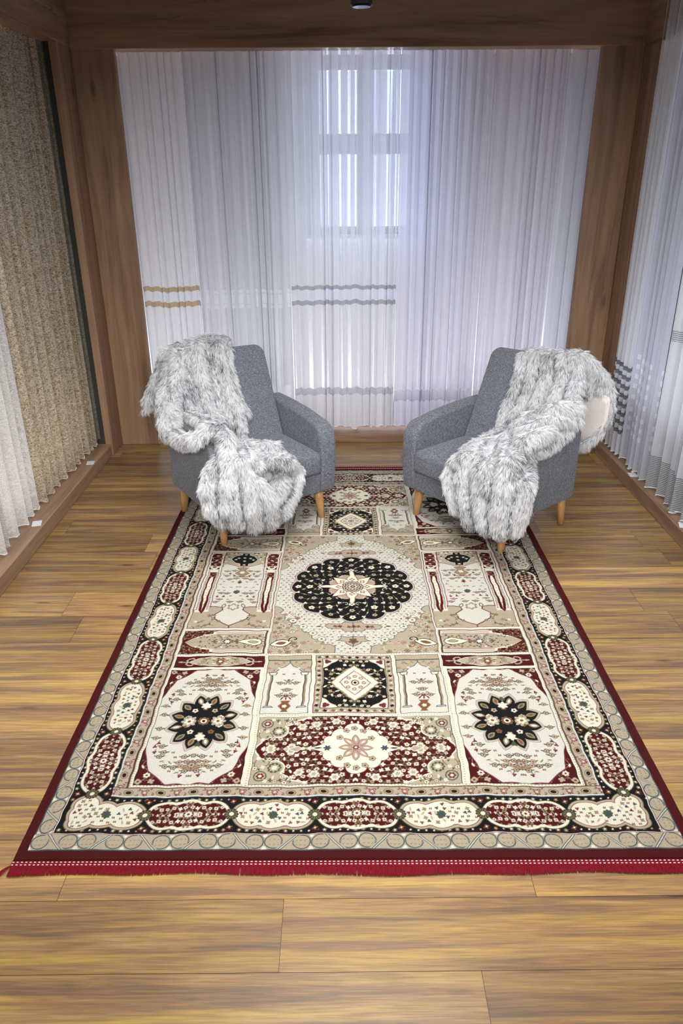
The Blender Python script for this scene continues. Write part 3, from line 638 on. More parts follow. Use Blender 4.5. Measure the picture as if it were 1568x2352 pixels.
RW, RL = 2.0, 3.118
def weave_rug():
    c = CV(RW, RL, 'margin')
    m1, m2, m3, m4 = .034, .0885, .2165, .262; n1, n2, n3, n4 = .033, .095, .236, .281
    # ends
    e = band_tan(RW-2*m1, n2-n1).a; paste(c, e, m1, n1); paste(c, e[::-1], m1, RL-n2)
    s = band_tan(RL-2*n2, m2-m1).a.transpose(1, 0, 2); paste(c, s, m1, n2); paste(c, s[:, ::-1], RW-m2, n2)
    L = RW-2*m2; x0 = m2; js = [1-.655-x0, 1-.39-x0, 1-.13-x0, 1+.13-x0, 1+.39-x0, 1+.655-x0]
    b = band_black(L, n3-n2, js, True, 3)
    for j in js: rosette(b, j, b.h/2)
    T0 = .25; jt = [T0+.291*k for k in range(10)]
    g = band_black(RL-2*n2, m3-m2, [t_-n2 for t_ in jt], True, 3); 
    for j in jt: rosette(g, j-n2, g.h/2, .02)
    ga = g.a.transpose(1, 0, 2); paste(c, ga, m2, n2); paste(c, ga[:, ::-1], RW-m3, n2)
    k_ = int(.004/CS)
    paste(c, b.a, m2, n2); paste(c, b.a[::-1], m2, RL-n3)
    for sx_ in (0, 1):
        for sy_ in (0, 1):
            X = lambda v: RW-v if sx_ else v
            Y = lambda v: RL-v if sy_ else v
            E = [(X(.285), Y(.165), .062, .054), (X(.215), Y(.165), .055, .052), (X(.155), Y(.165), .050, .058), (X(.152), Y(.205), .046, .040), (X(.148), Y(.135), .040, .030)]
            c.rect(min(X(.11), X(.335)), min(Y(.12), Y(.21)), max(X(.11), X(.335)), max(Y(.12), Y(.21)), 'black')
            uni(c, E, 'olive', .003); uni(c, E, 'tan', .001); uni(c, E, 'wine', -.0055); uni(c, E, 'cream', -.0075); motifs(c, E, .022, 4)
            c.petals(X(.225), Y(.165), .016, 8, 0, 'green', .25); c.petals(X(.225), Y(.165), .009, 6, 0, 'blue', .4)
            rosette(c, X(.345), Y(.165), .021)
            rosette(c, X((m2+m3)/2), Y(T0), .02)
    gb = band_guard(RW-2*m3, n4-n3).a; paste(c, gb, m3, n3); paste(c, gb[::-1], m3, RL-n4)
    gs = band_guard(RL-2*n4, m4-m3).a.transpose(1, 0, 2); paste(c, gs, m3, n4); paste(c, gs[:, ::-1], RW-m4, n4)
    # cream lattice
    c.rect(m4, n4, RW-m4, RL-n4, 'cream')
    r = random.Random(2); 
    n = int((RW-2*m4)/.011)
    for i in range(n):
        for y in (.2875, .631, 1.0095, 2.1085, 2.487, RL-.2875): c.ell(m4+.006+i*.011, y, .0016, .0022, 'tand')
    for i in range(int((RL-2*n4)/.011)):
        for x in (m4+.0065, 1-.355, 1+.355, RW-m4-.0065): c.ell(x, n4+.006+i*.011, .0022, .0016, 'tand')
    A = panel_A().a; bar = panel_bar().a; mih = panel_mih().a; tall = panel_tall().a; cs = panel_cs().a; ni = panel_niche().a; sq = panel_sq().a; rd = panel_red().a
    for side in (0, 1):
        fx = (lambda a: a[:, ::-1]) if side else (lambda a: a)
        X = lambda x, w: (RW-x-w) if side else x
        x0 = 1-.724
        paste(c, fx(A), X(x0, .352), .291); paste(c, fx(A[::-1]), X(x0, .352), RL-.291-.616)
        paste(c, fx(bar), X(x0, .364), .921); paste(c, fx(bar), X(x0, .364), RL-.921-.076)
        paste(c, fx(mih), X(x0, .362), 1.011); paste(c, fx(mih), X(x0, .362), RL-1.011-.176)
        paste(c, fx(tall), X(x0, .364), 1.2015)
        paste(c, fx(ni), X(1-.347, .178), .64); paste(c, fx(ni[::-1]), X(1-.347, .178), RL-.64-.362)
    paste(c, cs, 1-.3525, 1.015); paste(c, sq, 1-.154, .64); paste(c, sq[::-1], 1-.154, RL-.64-.362)
    paste(c, rd, 1-.3465, .290); paste(c, rd[::-1], 1-.3465, RL-.290-.332)
    # thin dark lines beside the lattice bars
    for x in (m4+.0005, RW-m4-.0025): c.rect(x, n4, x+.002, RL-n4, 'redd')
    return c.a
RUGM = Matrix.Translation((0.0441, 1.5534, 0)) @ Matrix.Rotation(-0.007, 4, 'Z')
def build_rug():
    a = weave_rug(); ny, nx = a.shape[:2]
    lum = a.mean(2)
    X, Y = np.meshgrid((np.arange(nx)+.5)*CS-RW/2, (np.arange(ny)+.5)*CS)
    # slightly wandering weave lines
    wx = .0022*np.sin(Y*17+X*3)+.0012*np.sin(Y*53+1)+.0008*np.sin(Y*110+X*9); wy = .0026*np.sin(X*15+1.3+Y*2)+.0012*np.sin(X*47+Y*5)+.0008*np.sin(X*95)
    ed = np.minimum(np.minimum(X+RW/2, RW/2-X), np.minimum(Y, RL-Y)); k = np.clip(ed/.06, .15, 1)
    Z = .0102+.0010*(lum/255-.5)+.0007*rng.random(a.shape[:2])+.0012*np.sin(X*6+1)*np.sin(Y*4.2)
    Z -= .0095*np.clip(1-ed/.007, 0, 1)**2.2
    V = np.stack([X+wx*k, Y+wy*k, Z], -1).reshape(-1, 3)
    me = from_arrays('pile', V, grid_faces(nx, ny), False)
    at = me.color_attributes.new('weave', 'BYTE_COLOR', 'POINT')
    col = np.ones((len(V), 4), np.float32); cc = a.reshape(-1, 3)*(1+.10*(rng.random((len(V), 1))-.5)); col[:, :3] = np.clip(cc, 0, 255)/255
    at.data.foreach_set('color_srgb', col.ravel())
    return me
t = NT('wool_pile'); at = t.n('ShaderNodeAttribute', attribute_name='weave'); tc = t.n('ShaderNodeTexCoord')
n = t.noise(tc.outputs['Object'], 420, 2); t.bsdf(t.mix(t.math('MULTIPLY', t.noise(tc.outputs['Object'], 6, 3), .14), at.outputs['Color'], (0.05, .045, .04)), .92, .15, bump=n, bstr=.35, bdist=.002)
M_pile = t.m
def simple(name, c, rough=.6, spec=.3, ns=60, nv=.15, bump=0.1):
    t = NT(name); tc = t.n('ShaderNodeTexCoord'); n = t.noise(tc.outputs['Object'], ns, 3); t.bsdf(t.mix(n, s2l(np.array(c)*(1+nv)), s2l(np.array(c)*(1-nv))), rough, spec, bump=n, bstr=bump, bdist=.001); return t.m
rug = empty('patterned_rug', RUGM.translation, -0.007); tag(rug, 'long oriental rug with red edges, floral panels and black medallions lying on the plank floor', 'rug')
mesh_obj('pile', build_rug(), M_pile, rug)
box('backing', (-RW/2+.004, .004, .0), (RW/2-.004, RL-.004, .0035), simple('rug_backing', (120, 60, 50)), rug, bev=0)
M_fr = simple('fringe_yarn', (112, 10, 28), .8, .2, 300, .3); M_st = simple('stitch_yarn', (225, 220, 222), .7, .2, 300, .05)
def fringe(yd, seed):
    """loose yarn fringe laid flat as a band of crossed threads, y direction yd"""
    r = random.Random(seed); V = []; F = []
    n = 2300
    for i in range(n):
        x = -RW/2+RW*(i+.5)/n+r.uniform(-.0012, .0012); L = .046+.003*math.sin(x*5+seed)+.003*math.sin(x*17)+r.uniform(-.0015, .001); w = .0011
        sk = r.uniform(-.004, .004); b = len(V); m = 4
        if i < 6 and seed == 1: sk = -.03+.002*i; L *= .95
        for k in range(m+1):
            u = k/m; px = x+sk*u; py = yd*(.014+(L-.014)*u); pz = .004+.0035*math.sin(u*3.1)+r.uniform(0, .0012)
            V += [(px-w, py, pz-.001), (px, py, pz+.0012), (px+w, py, pz-.001)]
        for k in range(m):
            q = b+3*k; F += [(q, q+1, q+4, q+3), (q+1, q+2, q+5, q+4)]
    return from_arrays('fringe', np.array(V), np.array(F), True)
for yd, off_, sd in ((-1, 0, 1), (1, RL, 2)):
    fr = mesh_obj('fringe', fringe(yd, sd), M_fr, rug); fr.location = (0, off_, 0); fr['label'] = 'crimson yarn fringe'
    bb = box('fringe_band', (-RW/2, -.018 if yd < 0 else -.002, .0005), (RW/2, .002 if yd < 0 else .018, .0055), M_fr, rug, bev=.001, seg=1); bb.location = (0, off_, 0)
    bm = bmesh.new()
    x = -RW/2+.003
    while x < RW/2-.006:
        for yy in (.0035, .0125): bm_box(bm, (x, yd*yy-.0014, .0050), (x+.006, yd*yy+.0014, .0072), .0006, 1)
        x += .0125
    stx = mesh_obj('stitching', bm_mesh('stitching', bm), M_st, rug); stx.location = (0, off_, 0); stx['label'] = 'white dashed stitching'
# ------------------------------------------------------------------ sheers
def sheer_mat(name, base, trans=.25, streak=.3, bands=(), lace=None, hue2=None):
    """bands: (z0, z1, colour, see_through, along_freq) in metres above the floor. lace=(scale, colour)"""
    t = NT(name); tc = t.n('ShaderNodeTexCoord'); sp_ = t.n('ShaderNodeSeparateXYZ'); t.l(tc.outputs['UV'], sp_.inputs[0]); u, z = sp_.outputs[0], sp_.outputs[1]
    st_ = t.noise(t.mapping(tc.outputs['UV'], (17, .12, 1)), 1, 2, .5); st2 = t.noise(t.mapping(tc.outputs['UV'], (6, .1, 1)), 1, 3, .6)
    fib = t.noise(t.mapping(tc.outputs['UV'], (500, 3, 1)), 1, 2)
    b = s2l(base); col = t.mix(fib, b, b*.93); col = t.mix(t.math('MULTIPLY', st2, .35), col, s2l(hue2) if hue2 else b*.9)
    tr = t.math('ADD', t.math('MULTIPLY', t.ramp(st_, [(.53, (0, 0, 0)), (.57, (1, 1, 1))]), streak*.9), trans, clamp=True)
    sat = None
    if lace:
        ls, lc, lt = lace
        mp = t.mapping(tc.outputs['UV'], (ls, ls*1.3, 1)); wv = t.noise(mp, 1, 2, .5, 2.2)
        ln = t.ramp(wv, [(.44, (0, 0, 0)), (.48, (1, 1, 1)), (.52, (1, 1, 1)), (.56, (0, 0, 0))])
        wv2 = t.noise(t.mapping(tc.outputs['UV'], (ls*.7, ls*2.4, 1), (3, 1, 0)), 1, 2, .5, 1.6); ln2 = t.ramp(wv2, [(.46, (0, 0, 0)), (.49, (1, 1, 1)), (.53, (1, 1, 1)), (.56, (0, 0, 0))])
        ll = t.math('MAXIMUM', ln, ln2); col = t.mix(t.math('MULTIPLY', ll, .85), col, s2l(lc)); tr = t.math('MULTIPLY', tr, t.math('SUBTRACT', 1, t.math('MULTIPLY', ll, lt)))
    for z0, z1, c_, tt, fr in bands:
        m = t.math('MULTIPLY', t.math('GREATER_THAN', z, z0), t.math('LESS_THAN', z, z1))
        if fr == 'thin': m = t.math('MULTIPLY', m, t.math('GREATER_THAN', t.math('FRACT', t.math('MULTIPLY', t.math('ADD', z, t.math('MULTIPLY', t.math('SINE', t.math('MULTIPLY', u, 260)), .0012)), 95)), .5))
        elif fr: m = t.math('MULTIPLY', m, t.math('GREATER_THAN', t.math('FRACT', t.math('MULTIPLY', u, fr)), .52))
        col = t.mix(m, col, s2l(c_)); mm = t.n('ShaderNodeMix'); t.l(m, mm.inputs[0]); t.l(tr, mm.inputs[2]); mm.inputs[3].default_value = tt; tr = mm.outputs[0]
    d = t.n('ShaderNodeBsdfDiffuse'); t.l(col, d.inputs[0]); tl = t.n('ShaderNodeBsdfTranslucent'); t.l(col, tl.inputs[0]); g = t.n('ShaderNodeBsdfGlossy', i_Roughness=.42); t.l(col, g.inputs[0])
    a = t.n('ShaderNodeMixShader', i_0=.42); t.l(d.outputs[0], a.inputs[1]); t.l(tl.outputs[0], a.inputs[2])
    a2 = t.n('ShaderNodeMixShader', i_0=.10); t.l(a.outputs[0], a2.inputs[1]); t.l(g.outputs[0], a2.inputs[2])
    tp = t.n('ShaderNodeBsdfTransparent'); o = t.n('ShaderNodeMixShader'); t.l(tr, o.inputs[0]); t.l(a2.outputs[0], o.inputs[1]); t.l(tp.outputs[0], o.inputs[2]); t.l(o.outputs[0], t.out.inputs[0]); return t.m
M_hem = simple('hem_tape', (232, 234, 238), .5)
def curtain(label, p0, p1, z0, z1, folds, amp, mat, seed, lap=.22, group=None, scal=0.0, hemmat=None, name='sheer_curtain', sag=0.0):
    r = np.random.default_rng(seed); nu, nv = folds*26, 26
    p0, p1 = np.array(p0, float), np.array(p1, float); L = np.hypot(*(p1-p0)); dx = (p1-p0)/L; dn = np.array([dx[1], -dx[0]])
    U = np.linspace(0, 1, nu); wts = r.uniform(.45, 1.7, folds); edges = np.concatenate([[0], np.cumsum(wts)/wts.sum()])
    ph = np.interp(U, edges, np.arange(folds+1)); A = np.interp(U, (edges[1:]+edges[:-1])/2, r.uniform(.45, 1.15, folds)); sk = np.interp(U, (edges[1:]+edges[:-1])/2, r.uniform(-1, 1, folds)); sg = r.uniform(-1, 1, folds); sgi = np.interp(U, (edges[1:]+edges[:-1])/2, sg)
    V = []; UVs = []; mw = L/folds
    for j in range(nv):
        v = j/(nv-1); z = z0+(z1-z0)*v; k = (1-v)
        aa = amp*A*(.62+.38*k); w = 2*math.pi*ph
        off = .62*aa*(np.sin(w)+.18*np.sin(2*w+sk*2)+.10*np.sin(3*w+sk*5))
        lat = lap*mw*np.sin(2*w+.9*sk)*A*.5+ .012*sk*k*np.sin(v*3+seed)
        s = np.clip(U*L+lat*np.minimum(1, np.minimum(U, 1-U)*folds*1.2), 0, L)
        zz = np.full(nu, z)
        if j < 4: zz = z+(1-j/4)*(.006*np.sin(w+1)+scal*np.abs(np.sin(w*1.5))+sag*sgi)
        P = p0[None]+s[:, None]*dx[None]+off[:, None]*dn[None]
        V.append(np.column_stack([P, zz])); UVs.append(np.column_stack([U*L*2.0+seed*3.1, zz+.003*np.sin(w*1.0+.8)+.007*sgi]))
    V = np.concatenate(V); UVs = np.concatenate(UVs); F = grid_faces(nu, nv)
    me = from_arrays('sheer_curtain', V, F); uv = me.uv_layers.new(name='UVMap'); uv.data.foreach_set('uv', UVs[F.ravel()].astype(np.float32).ravel())
    o = mesh_obj(name, me, mat); tag(o, label, 'curtain', group or 'sheer curtains hanging round the booth')
    # rolled hem
    ring = []; hv = V[:nu]; R_ = .0032; m = 6
    for k in range(m):
        a = 2*math.pi*k/m; q = hv.copy(); q[:, 2] += R_*math.sin(a); q[:, :2] += R_*math.cos(a)*dn[None]; ring.append(q)
    HV = np.stack(ring, 1).reshape(-1, 3); HF = []
    i = np.arange(nu-1)[:, None]; k = np.arange(m)[None]; a = (i*m+k).ravel(); b = (i*m+(k+1) % m).ravel(); HF = np.stack([a, b, b+m, a+m], 1)
    mesh_obj('hem', from_arrays('hem', HV, HF), hemmat or M_hem, o)
    return o
CW = (242, 242, 244); CLV = (233, 232, 241)
TANB = (198, 174, 142); GRB = (178, 180, 184); SAT = (236, 238, 244)
b1 = [(1.068, 1.100, TANB, .05, 0), (1.0, 1.068, SAT, .03, 0), (.965, 1.0, TANB, .05, 0)]
b2 = [(1.055, 1.078, SAT, .03, 9), (.985, 1.05, SAT, .03, 9), (.955, .98, SAT, .03, 9), (.06, .40, SAT, .06, 5)]
b3 = [(1.078, 1.104, GRB, .08, 0), (1.005, 1.078, SAT, .04, 0), (.975, 1.005, GRB, .08, 0), (.335, .385, GRB, .1, 0), (.0, .335, (228, 228, 230), .02, 0)]
b4 = [(.365, .415, (224, 224, 238), .03, 7), (.0, .275, (222, 222, 236), .04, 0), (.28, .36, (192, 190, 206), .12, 0)]
YC = 5.345; ZC = 2.80
curtain('sheer back curtain with two tan ribbon bands, beside the left oak post', (-1.345, YC+.015), (-.955, YC+.015), .10, ZC, 7, .032, sheer_mat('sheer_tan', CW, .06, .10, b1), 1)
curtain('white sheer back curtain with glossy white dashes, between tan-banded and grey-banded ones', (-.950, YC), (-.325, YC), .085, ZC, 10, .030, sheer_mat('sheer_white_dash', (224, 226, 232), .05, .12, b2), 2)
curtain('sheer back curtain with grey ribbon bands, hanging in the middle', (-.320, YC-.005), (.398, YC-.005), .085, ZC, 12, .038, sheer_mat('sheer_grey_band', CW, .05, .36, b3, hue2=(210, 214, 224)), 33, sag=.018)
curtain('lavender sheer back curtain with white woven squares near the hem, right of the grey-banded one', (.402, YC+.005), (.972, YC+.005), .09, ZC, 11, .03, sheer_mat('sheer_lavender', CLV, .05, .14, b4, hue2=(220, 221, 236)), 4, group=None)
curtain('plain lavender sheer back curtain behind the right armchair', (.976, YC), (1.44, YC), .085, ZC, 9, .03, sheer_mat('sheer_lavender_plain', (234, 232, 241), .05, .12, b4[2:], hue2=(220, 218, 233)), 5)
curtain('narrow grey-blue sheer back curtain at the right oak post', (1.46, YC+.03), (1.66, YC+.03), .09, ZC, 3, .028, sheer_mat('sheer_blue_grey', (222, 226, 236), .05, .1, [(.33, .40, (150, 150, 160), .1, 0)]), 6)
# left side
curtain('creamy white lace sheer on the left, nearest the camera', (-1.705, 2.6), (-1.705, 3.87), PH+.018, ZC, 11, -.070, sheer_mat('lace_white', (228, 228, 226), .10, .15, [], (30, (250, 250, 250), .9)), 7, scal=.012)
curtain('beige lace sheer with scribbled pattern on the left plinth', (-1.705, 3.885), (-1.705, 4.93), PH+.018, ZC, 10, -.068, sheer_mat('lace_beige', (168, 146, 116), .10, .10, [], (30, (236, 228, 212), 1.0)), 8, scal=.014, hemmat=simple('hem_beige', (214, 202, 184), .5))
curtain('dark grey-brown patterned sheer at the end of the left wall by the post', (-1.700, 4.938), (-1.668, 4.988), PH+.05, ZC, 2, -.012, sheer_mat('lace_dark', (128, 126, 114), .10, .1, [], (30, (170, 166, 152), 1.0)), 9, hemmat=simple('hem_dark', (110, 112, 104), .5))
# right side
gs = [(z_, z_+.028, (128, 132, 140), .12, 0) for z_ in np.arange(.25, .67, .058)]
curtain('white sheer with rows of grey stripes on the right, half behind the fur throw', (1.845, 4.95), (1.845, 4.65), PH+.02, ZC, 4, -.050, sheer_mat('sheer_grey_stripes', (236, 238, 242), .08, .15, gs), 10)
sq_ = [(z_, z_+.03, (238, 240, 248), .03, 17) for z_ in (.30, .36, .42, .50, .57, .63, .69, .75)]
curtain('white sheer with small white woven squares on the right plinth', (1.845, 4.64), (1.845, 4.19), PH+.02, ZC, 6, -.055, sheer_mat('sheer_squares', (218, 221, 233), .10, .16, sq_), 12)
pl = [(.965, 1.025, (150, 156, 162), .1, 'thin'), (.10, .31, (140, 145, 152), .1, 'thin')]
curtain('pale grey sheer with thin grey weft stripes on the right, nearest the camera', (1.845, 4.18), (1.845, 2.9), PH+.02, ZC, 14, -.058, sheer_mat('sheer_weft', (230, 234, 240), .10, .16, pl), 13)

# ------------------------------------------------------------------ price cards on the plinths, ceiling spotlight
M_card = simple('white_card', (236, 236, 242), .6, .3, 20, .03, 0)
for lab, x, y, a in (('small white price card on the left plinth, in front of the beige lace', -1.632, 4.62, .15), ('small white price card on the left plinth, in front of the white lace', -1.645, 3.69, .25),
                     ('small white price card on the right plinth below the curtain of squares', 1.822, 4.33, -.1), ('small white price card on the right plinth near the right frame edge', 1.832, 3.60, -.3)):
    bm = bmesh.new(); bm_box(bm, (-.024, -.035, 0), (.024, .035, .0012), .0003, 1)
    for v in bm.verts: v.co.z += .06*v.co.y**2
    o = mesh_obj('price_card', bm_mesh('price_card', bm), M_card); o.location = (x, y, PH+.0002); o.rotation_euler = (0, 0, a); tag(o, lab, 'price card', 'white price cards on the plinths')
M_blk = simple('black_metal', (16, 17, 17), .45, .4)
sl = empty('ceiling_spotlight', (.10, 3.45, 2.396)); tag(sl, 'black cylindrical spotlight hanging in front of the top beam', 'spotlight')
def cyl(name, r0, r1, z0, z1, mat, parent, loc=(0, 0), seg=32, bev=.004):
    bm = bmesh.new(); bmesh.ops.create_cone(bm, cap_ends=True, segments=seg, radius1=r0, radius2=r1, depth=z1-z0)
    for v in bm.verts: v.co.z += (z0+z1)/2; v.co.x += loc[0]; v.co.y += loc[1]
    if bev: bmesh.ops.bevel(bm, geom=[e for e in bm.edges if len(e.link_faces) == 2 and e.calc_face_angle() > .8], offset=bev, segments=2, affect='EDGES')
    return mesh_obj(name, bm_mesh(name, bm, False), mat, parent)
cyl('lamp_housing', .042, .042, 0, .16, M_blk, sl); cyl('stem', .008, .008, .16, HZ-2.396, M_blk, sl, bev=0); cyl('lens', .034, .034, -.002, .001, simple('lens_glass', (60, 62, 66), .2), sl, bev=0)

# ------------------------------------------------------------------ armchairs
t = NT('grey_tweed'); tc = t.n('ShaderNodeTexCoord'); ob = tc.outputs['Object']
n1_ = t.noise(t.mapping(ob, (520, 520, 80)), 1, 2, .6); n2_ = t.noise(t.mapping(ob, (95, 95, 600)), 1, 2, .6); n3_ = t.noise(ob, 25, 3)
w_ = t.math('ADD', t.math('MULTIPLY', n1_, .5), t.math('MULTIPLY', n2_, .5))
col = t.ramp(w_, [(.36, s2l((66, 70, 80))), (.5, s2l((104, 108, 118))), (.63, s2l((158, 162, 172)))]); col = t.mix(t.math('MULTIPLY', n3_, .25), col, s2l((92, 96, 106)))
t.bsdf(col, .85, .2, bump=w_, bstr=.35, bdist=.0015, sheen=.15); M_tweed = t.m
M_leg = wood_mat('beech', 2, s2l((196, 150, 98)), s2l((168, 120, 72)), s2l((214, 172, 120)), 1.5, .35, 3)
for n_ in M_leg.node_tree.nodes:
    pass
def prism_x(name, prof, x0, x1, bev, mat, parent, seg=4, bulge=0):
    """profile in (y, z), extruded along x, edges rounded"""
    bm = bmesh.new(); vs = [bm.verts.new((x0, y, z)) for y, z in prof]; f = bm.faces.new(vs)
    r = bmesh.ops.extrude_face_region(bm, geom=[f]); 
    for v in [g for g in r['geom'] if isinstance(g, bmesh.types.BMVert)]: v.co.x = x1
    bmesh.ops.recalc_face_normals(bm, faces=bm.faces)
    es = [e for e in bm.edges if len(e.link_faces) == 2 and (abs(e.verts[0].co.x-e.verts[1].co.x) < 1e-6 or e.calc_face_angle() > .5)]
    bmesh.ops.bevel(bm, geom=es, offset=bev, segments=seg, profile=.55, affect='EDGES', clamp_overlap=True)
    return mesh_obj(name, bm_mesh(name, bm, True), mat, parent)
def make_chair():
    root = empty('armchair', (0, 0, 0)); B = .178
    # arms: rounded front corner, top rising slightly to the back
    def arc(cy_, cz, r, a0, a1, n=9): return [(cy_+r*math.cos(a), cz+r*math.sin(a)) for a in np.linspace(a0, a1, n)]
    prof = [(-.268, B+.012), (-.24, B), (.318, B), (.332, .25), (.338, .40)]+arc(.238, .470, .10, 0.0, math.pi/2, 9)+[(.10, .592), (-.10, .607), (-.275, .610)]
    for s in (-1, 1):
        x0, x1 = (.268, .366) if s > 0 else (-.366, -.268)
        prism_x('armrest', prof, x0, x1, .020, M_tweed, root)
    prism_x('seat_base', [(-.20, B+.004), (.322, B+.004), (.332, .296), (-.20, .296)], -.2675, .2675, .010, M_tweed, root)
    # seat cushion with crowned top
    bm = bmesh.new(); bm_box(bm, (-.266, -.13, .300), (.266, .350, .425), .028, 4); bmesh.ops.subdivide_edges(bm, edges=[e for e in bm.edges if e.calc_length() > .2], cuts=10, use_grid_fill=True)
    for v in bm.verts:
        if v.co.z > .37: v.co.z += .024*max(0, 1-(v.co.x/.27)**2)*max(0, 1-((v.co.y-.1)/.26)**2)
        if v.co.y > .3: v.co.y += .008*max(0, 1-(v.co.x/.27)**2)
    mesh_obj('seat', bm_mesh('seat', bm, True), M_tweed, root)
    # raked back with rounded upper corners, slightly padded front
    Wn, T = 26, 10; hw = .262; Hh = .60; z0 = .34
    bm = bmesh.new(); rows = []
    def outline(n=40):
        P = []; rc = .062
        P += [(-hw, 0)]; P += [(-hw, k/10*(Hh-rc)) for k in range(1, 11)]
        P += [(-hw+rc-rc*math.cos(a), Hh-rc+rc*math.sin(a)) for a in np.linspace(.15, math.pi/2, 8)]
        P += [(-hw+rc+(2*(hw-rc))*k/10, Hh+.004*math.sin(k/10*math.pi)) for k in range(1, 10)]
        P += [(hw-rc+rc*math.sin(a), Hh-rc+rc*math.cos(a)) for a in np.linspace(0, math.pi/2-.15, 8)]
        P += [(hw, (10-k)/10*(Hh-rc)) for k in range(0, 10)]+[(hw, 0)]
        return P
    P = outline(); fr = [bm.verts.new((x, .055, z)) for x, z in P]; f = bm.faces.new(fr)
    r = bmesh.ops.extrude_face_region(bm, geom=[f])
    for v in [g for g in r['geom'] if isinstance(g, bmesh.types.BMVert)]: v.co.y = -.055
    bmesh.ops.recalc_face_normals(bm, faces=bm.faces)
    es = [e for e in bm.edges if e.calc_face_angle(0) > .9 or (abs(e.verts[0].co.y-e.verts[1].co.y) < 1e-6)]
    bmesh.ops.bevel(bm, geom=es, offset=.018, segments=4, profile=.55, affect='EDGES')
    lean = math.atan(.42)
    R = Matrix.Rotation(lean, 3, 'X')
    for v in bm.verts:
        v.co = R @ v.co; v.co.z += z0; v.co.y += -.10+.02
    mesh_obj('backrest', bm_mesh('backrest', bm, True), M_tweed, root)
    # lower back panel
    prism_x('back_panel', [(-.268, B+.004), (-.20, B+.004), (-.16, .50), (-.20, .60), (-.268, .60)], -.2675, .2675, .008, M_tweed, root)
    for sx_ in (-1, 1):
        for sy_ in (-1, 1):
            bm = bmesh.new(); rings = []; tip = Vector((sx_*.3075, sy_*.265+.0, 0)); top = Vector((sx_*.296, sy_*.245, B+.01))
            prof_ = [(0, .0155), (.004, .0175), (.5, .0235), (1, .029)]; pv = None
            for tt, rr in prof_:
                c_ = tip.lerp(top, tt); ring = [bm.verts.new((c_.x+rr*math.cos(a), c_.y+rr*math.sin(a), c_.z)) for a in np.linspace(0, 2*math.pi, 24, endpoint=False)]
                if pv:
                    for i in range(24): bm.faces.new((pv[i], pv[(i+1) % 24], ring[(i+1) % 24], ring[i]))
                else: bm.faces.new(ring[::-1])
                pv = ring
            bm.faces.new(pv); mesh_obj('leg', bm_mesh('leg', bm, True), M_leg, root)
    return root
def copy_tree(o, parent=None):
    c = o.copy(); C.objects.link(c)
    if parent is not None: c.parent = parent
    for ch in list(o.children): copy_tree(ch, c)
    return c
def put(o, ctr, fwd, z=0): o.location = (ctr[0], ctr[1], z); o.rotation_euler = (0, 0, math.radians(fwd-90))
LCH = ((-.507, 3.96), -56.5); RCH = ((.840, 3.872), -140.0)
ch1 = make_chair(); ch2 = copy_tree(ch1)
tag(ch1, 'grey tweed armchair with beech legs on the left end of the rug', 'armchair', 'matching grey armchairs'); tag(ch2, 'grey tweed armchair on the right, its near back leg on the bare floor', 'armchair', 'matching grey armchairs')
put(ch1, *LCH, .0095); put(ch2, *RCH, .004)

# ------------------------------------------------------------------ fur throws
def surface_nets(D, org, h):
    s = D < 0; nx, ny, nz = D.shape
    c = np.zeros((nx-1, ny-1, nz-1), np.uint8)
    for i in (0, 1):
        for j in (0, 1):
            for k in (0, 1): c += s[i:nx-1+i, j:ny-1+j, k:nz-1+k]
    act = (c > 0) & (c < 8); idx = np.full(act.shape, -1, np.int64); ii = np.argwhere(act); idx[act] = np.arange(len(ii))
    acc = np.zeros((len(ii), 3)); cnt = np.zeros(len(ii))
    cor = [(i, j, k) for i in (0, 1) for j in (0, 1) for k in (0, 1)]
    for a in cor:
        for b in cor:
            if a < b and sum(abs(p-q) for p, q in zip(a, b)) == 1:
                da = D[ii[:, 0]+a[0], ii[:, 1]+a[1], ii[:, 2]+a[2]]; db = D[ii[:, 0]+b[0], ii[:, 1]+b[1], ii[:, 2]+b[2]]
                m = (da < 0) != (db < 0); tt = np.where(m, da/np.where(m, da-db, 1), 0)
                acc += m[:, None]*(np.array(a)[None]+tt[:, None]*(np.array(b)-np.array(a))[None]); cnt += m
    V = org+h*(ii+acc/cnt[:, None]); F = []
    for ax in range(3):
        o1, o2 = [(1, 2), (2, 0), (0, 1)][ax]
        sl0 = [slice(None)]*3; sl1 = [slice(None)]*3; sl0[ax] = slice(0, -1); sl1[ax] = slice(1, None)
        ch_ = s[tuple(sl0)] != s[tuple(sl1)]; q = np.argwhere(ch_); q = q[(q[:, o1] > 0) & (q[:, o2] > 0) & (q[:, o1] < D.shape[o1]-1) & (q[:, o2] < D.shape[o2]-1)]
        e1 = np.zeros(3, int); e1[o1] = 1; e2 = np.zeros(3, int); e2[o2] = 1
        g = lambda p: idx[p[:, 0], p[:, 1], p[:, 2]]
        f = np.stack([g(q), g(q-e1), g(q-e1-e2), g(q-e2)], 1); flip = s[q[:, 0], q[:, 1], q[:, 2]]
        f[~flip] = f[~flip][:, ::-1]; F.append(f)
    return V, np.concatenate(F)
def vnoise(P, sc, seed, oct_=2):
    """smooth value noise, numpy"""
    out = np.zeros(len(P)); amp = 1; tot = 0; r = np.random.default_rng(seed); T = r.random((32, 32, 32))
    for o in range(oct_):
        Q = P*sc*(2**o)+seed*1.37; I = np.floor(Q).astype(int); f = Q-I; f = f*f*(3-2*f); v = 0
        for a in (0, 1):
            for b in (0, 1):
                for c_ in (0, 1):
                    w = (f[:, 0] if a else 1-f[:, 0])*(f[:, 1] if b else 1-f[:, 1])*(f[:, 2] if c_ else 1-f[:, 2]); v = v+w*T[(I[:, 0]+a) % 32, (I[:, 1]+b) % 32, (I[:, 2]+c_) % 32]
        out += amp*v; tot += amp; amp *= .5
    return out/tot
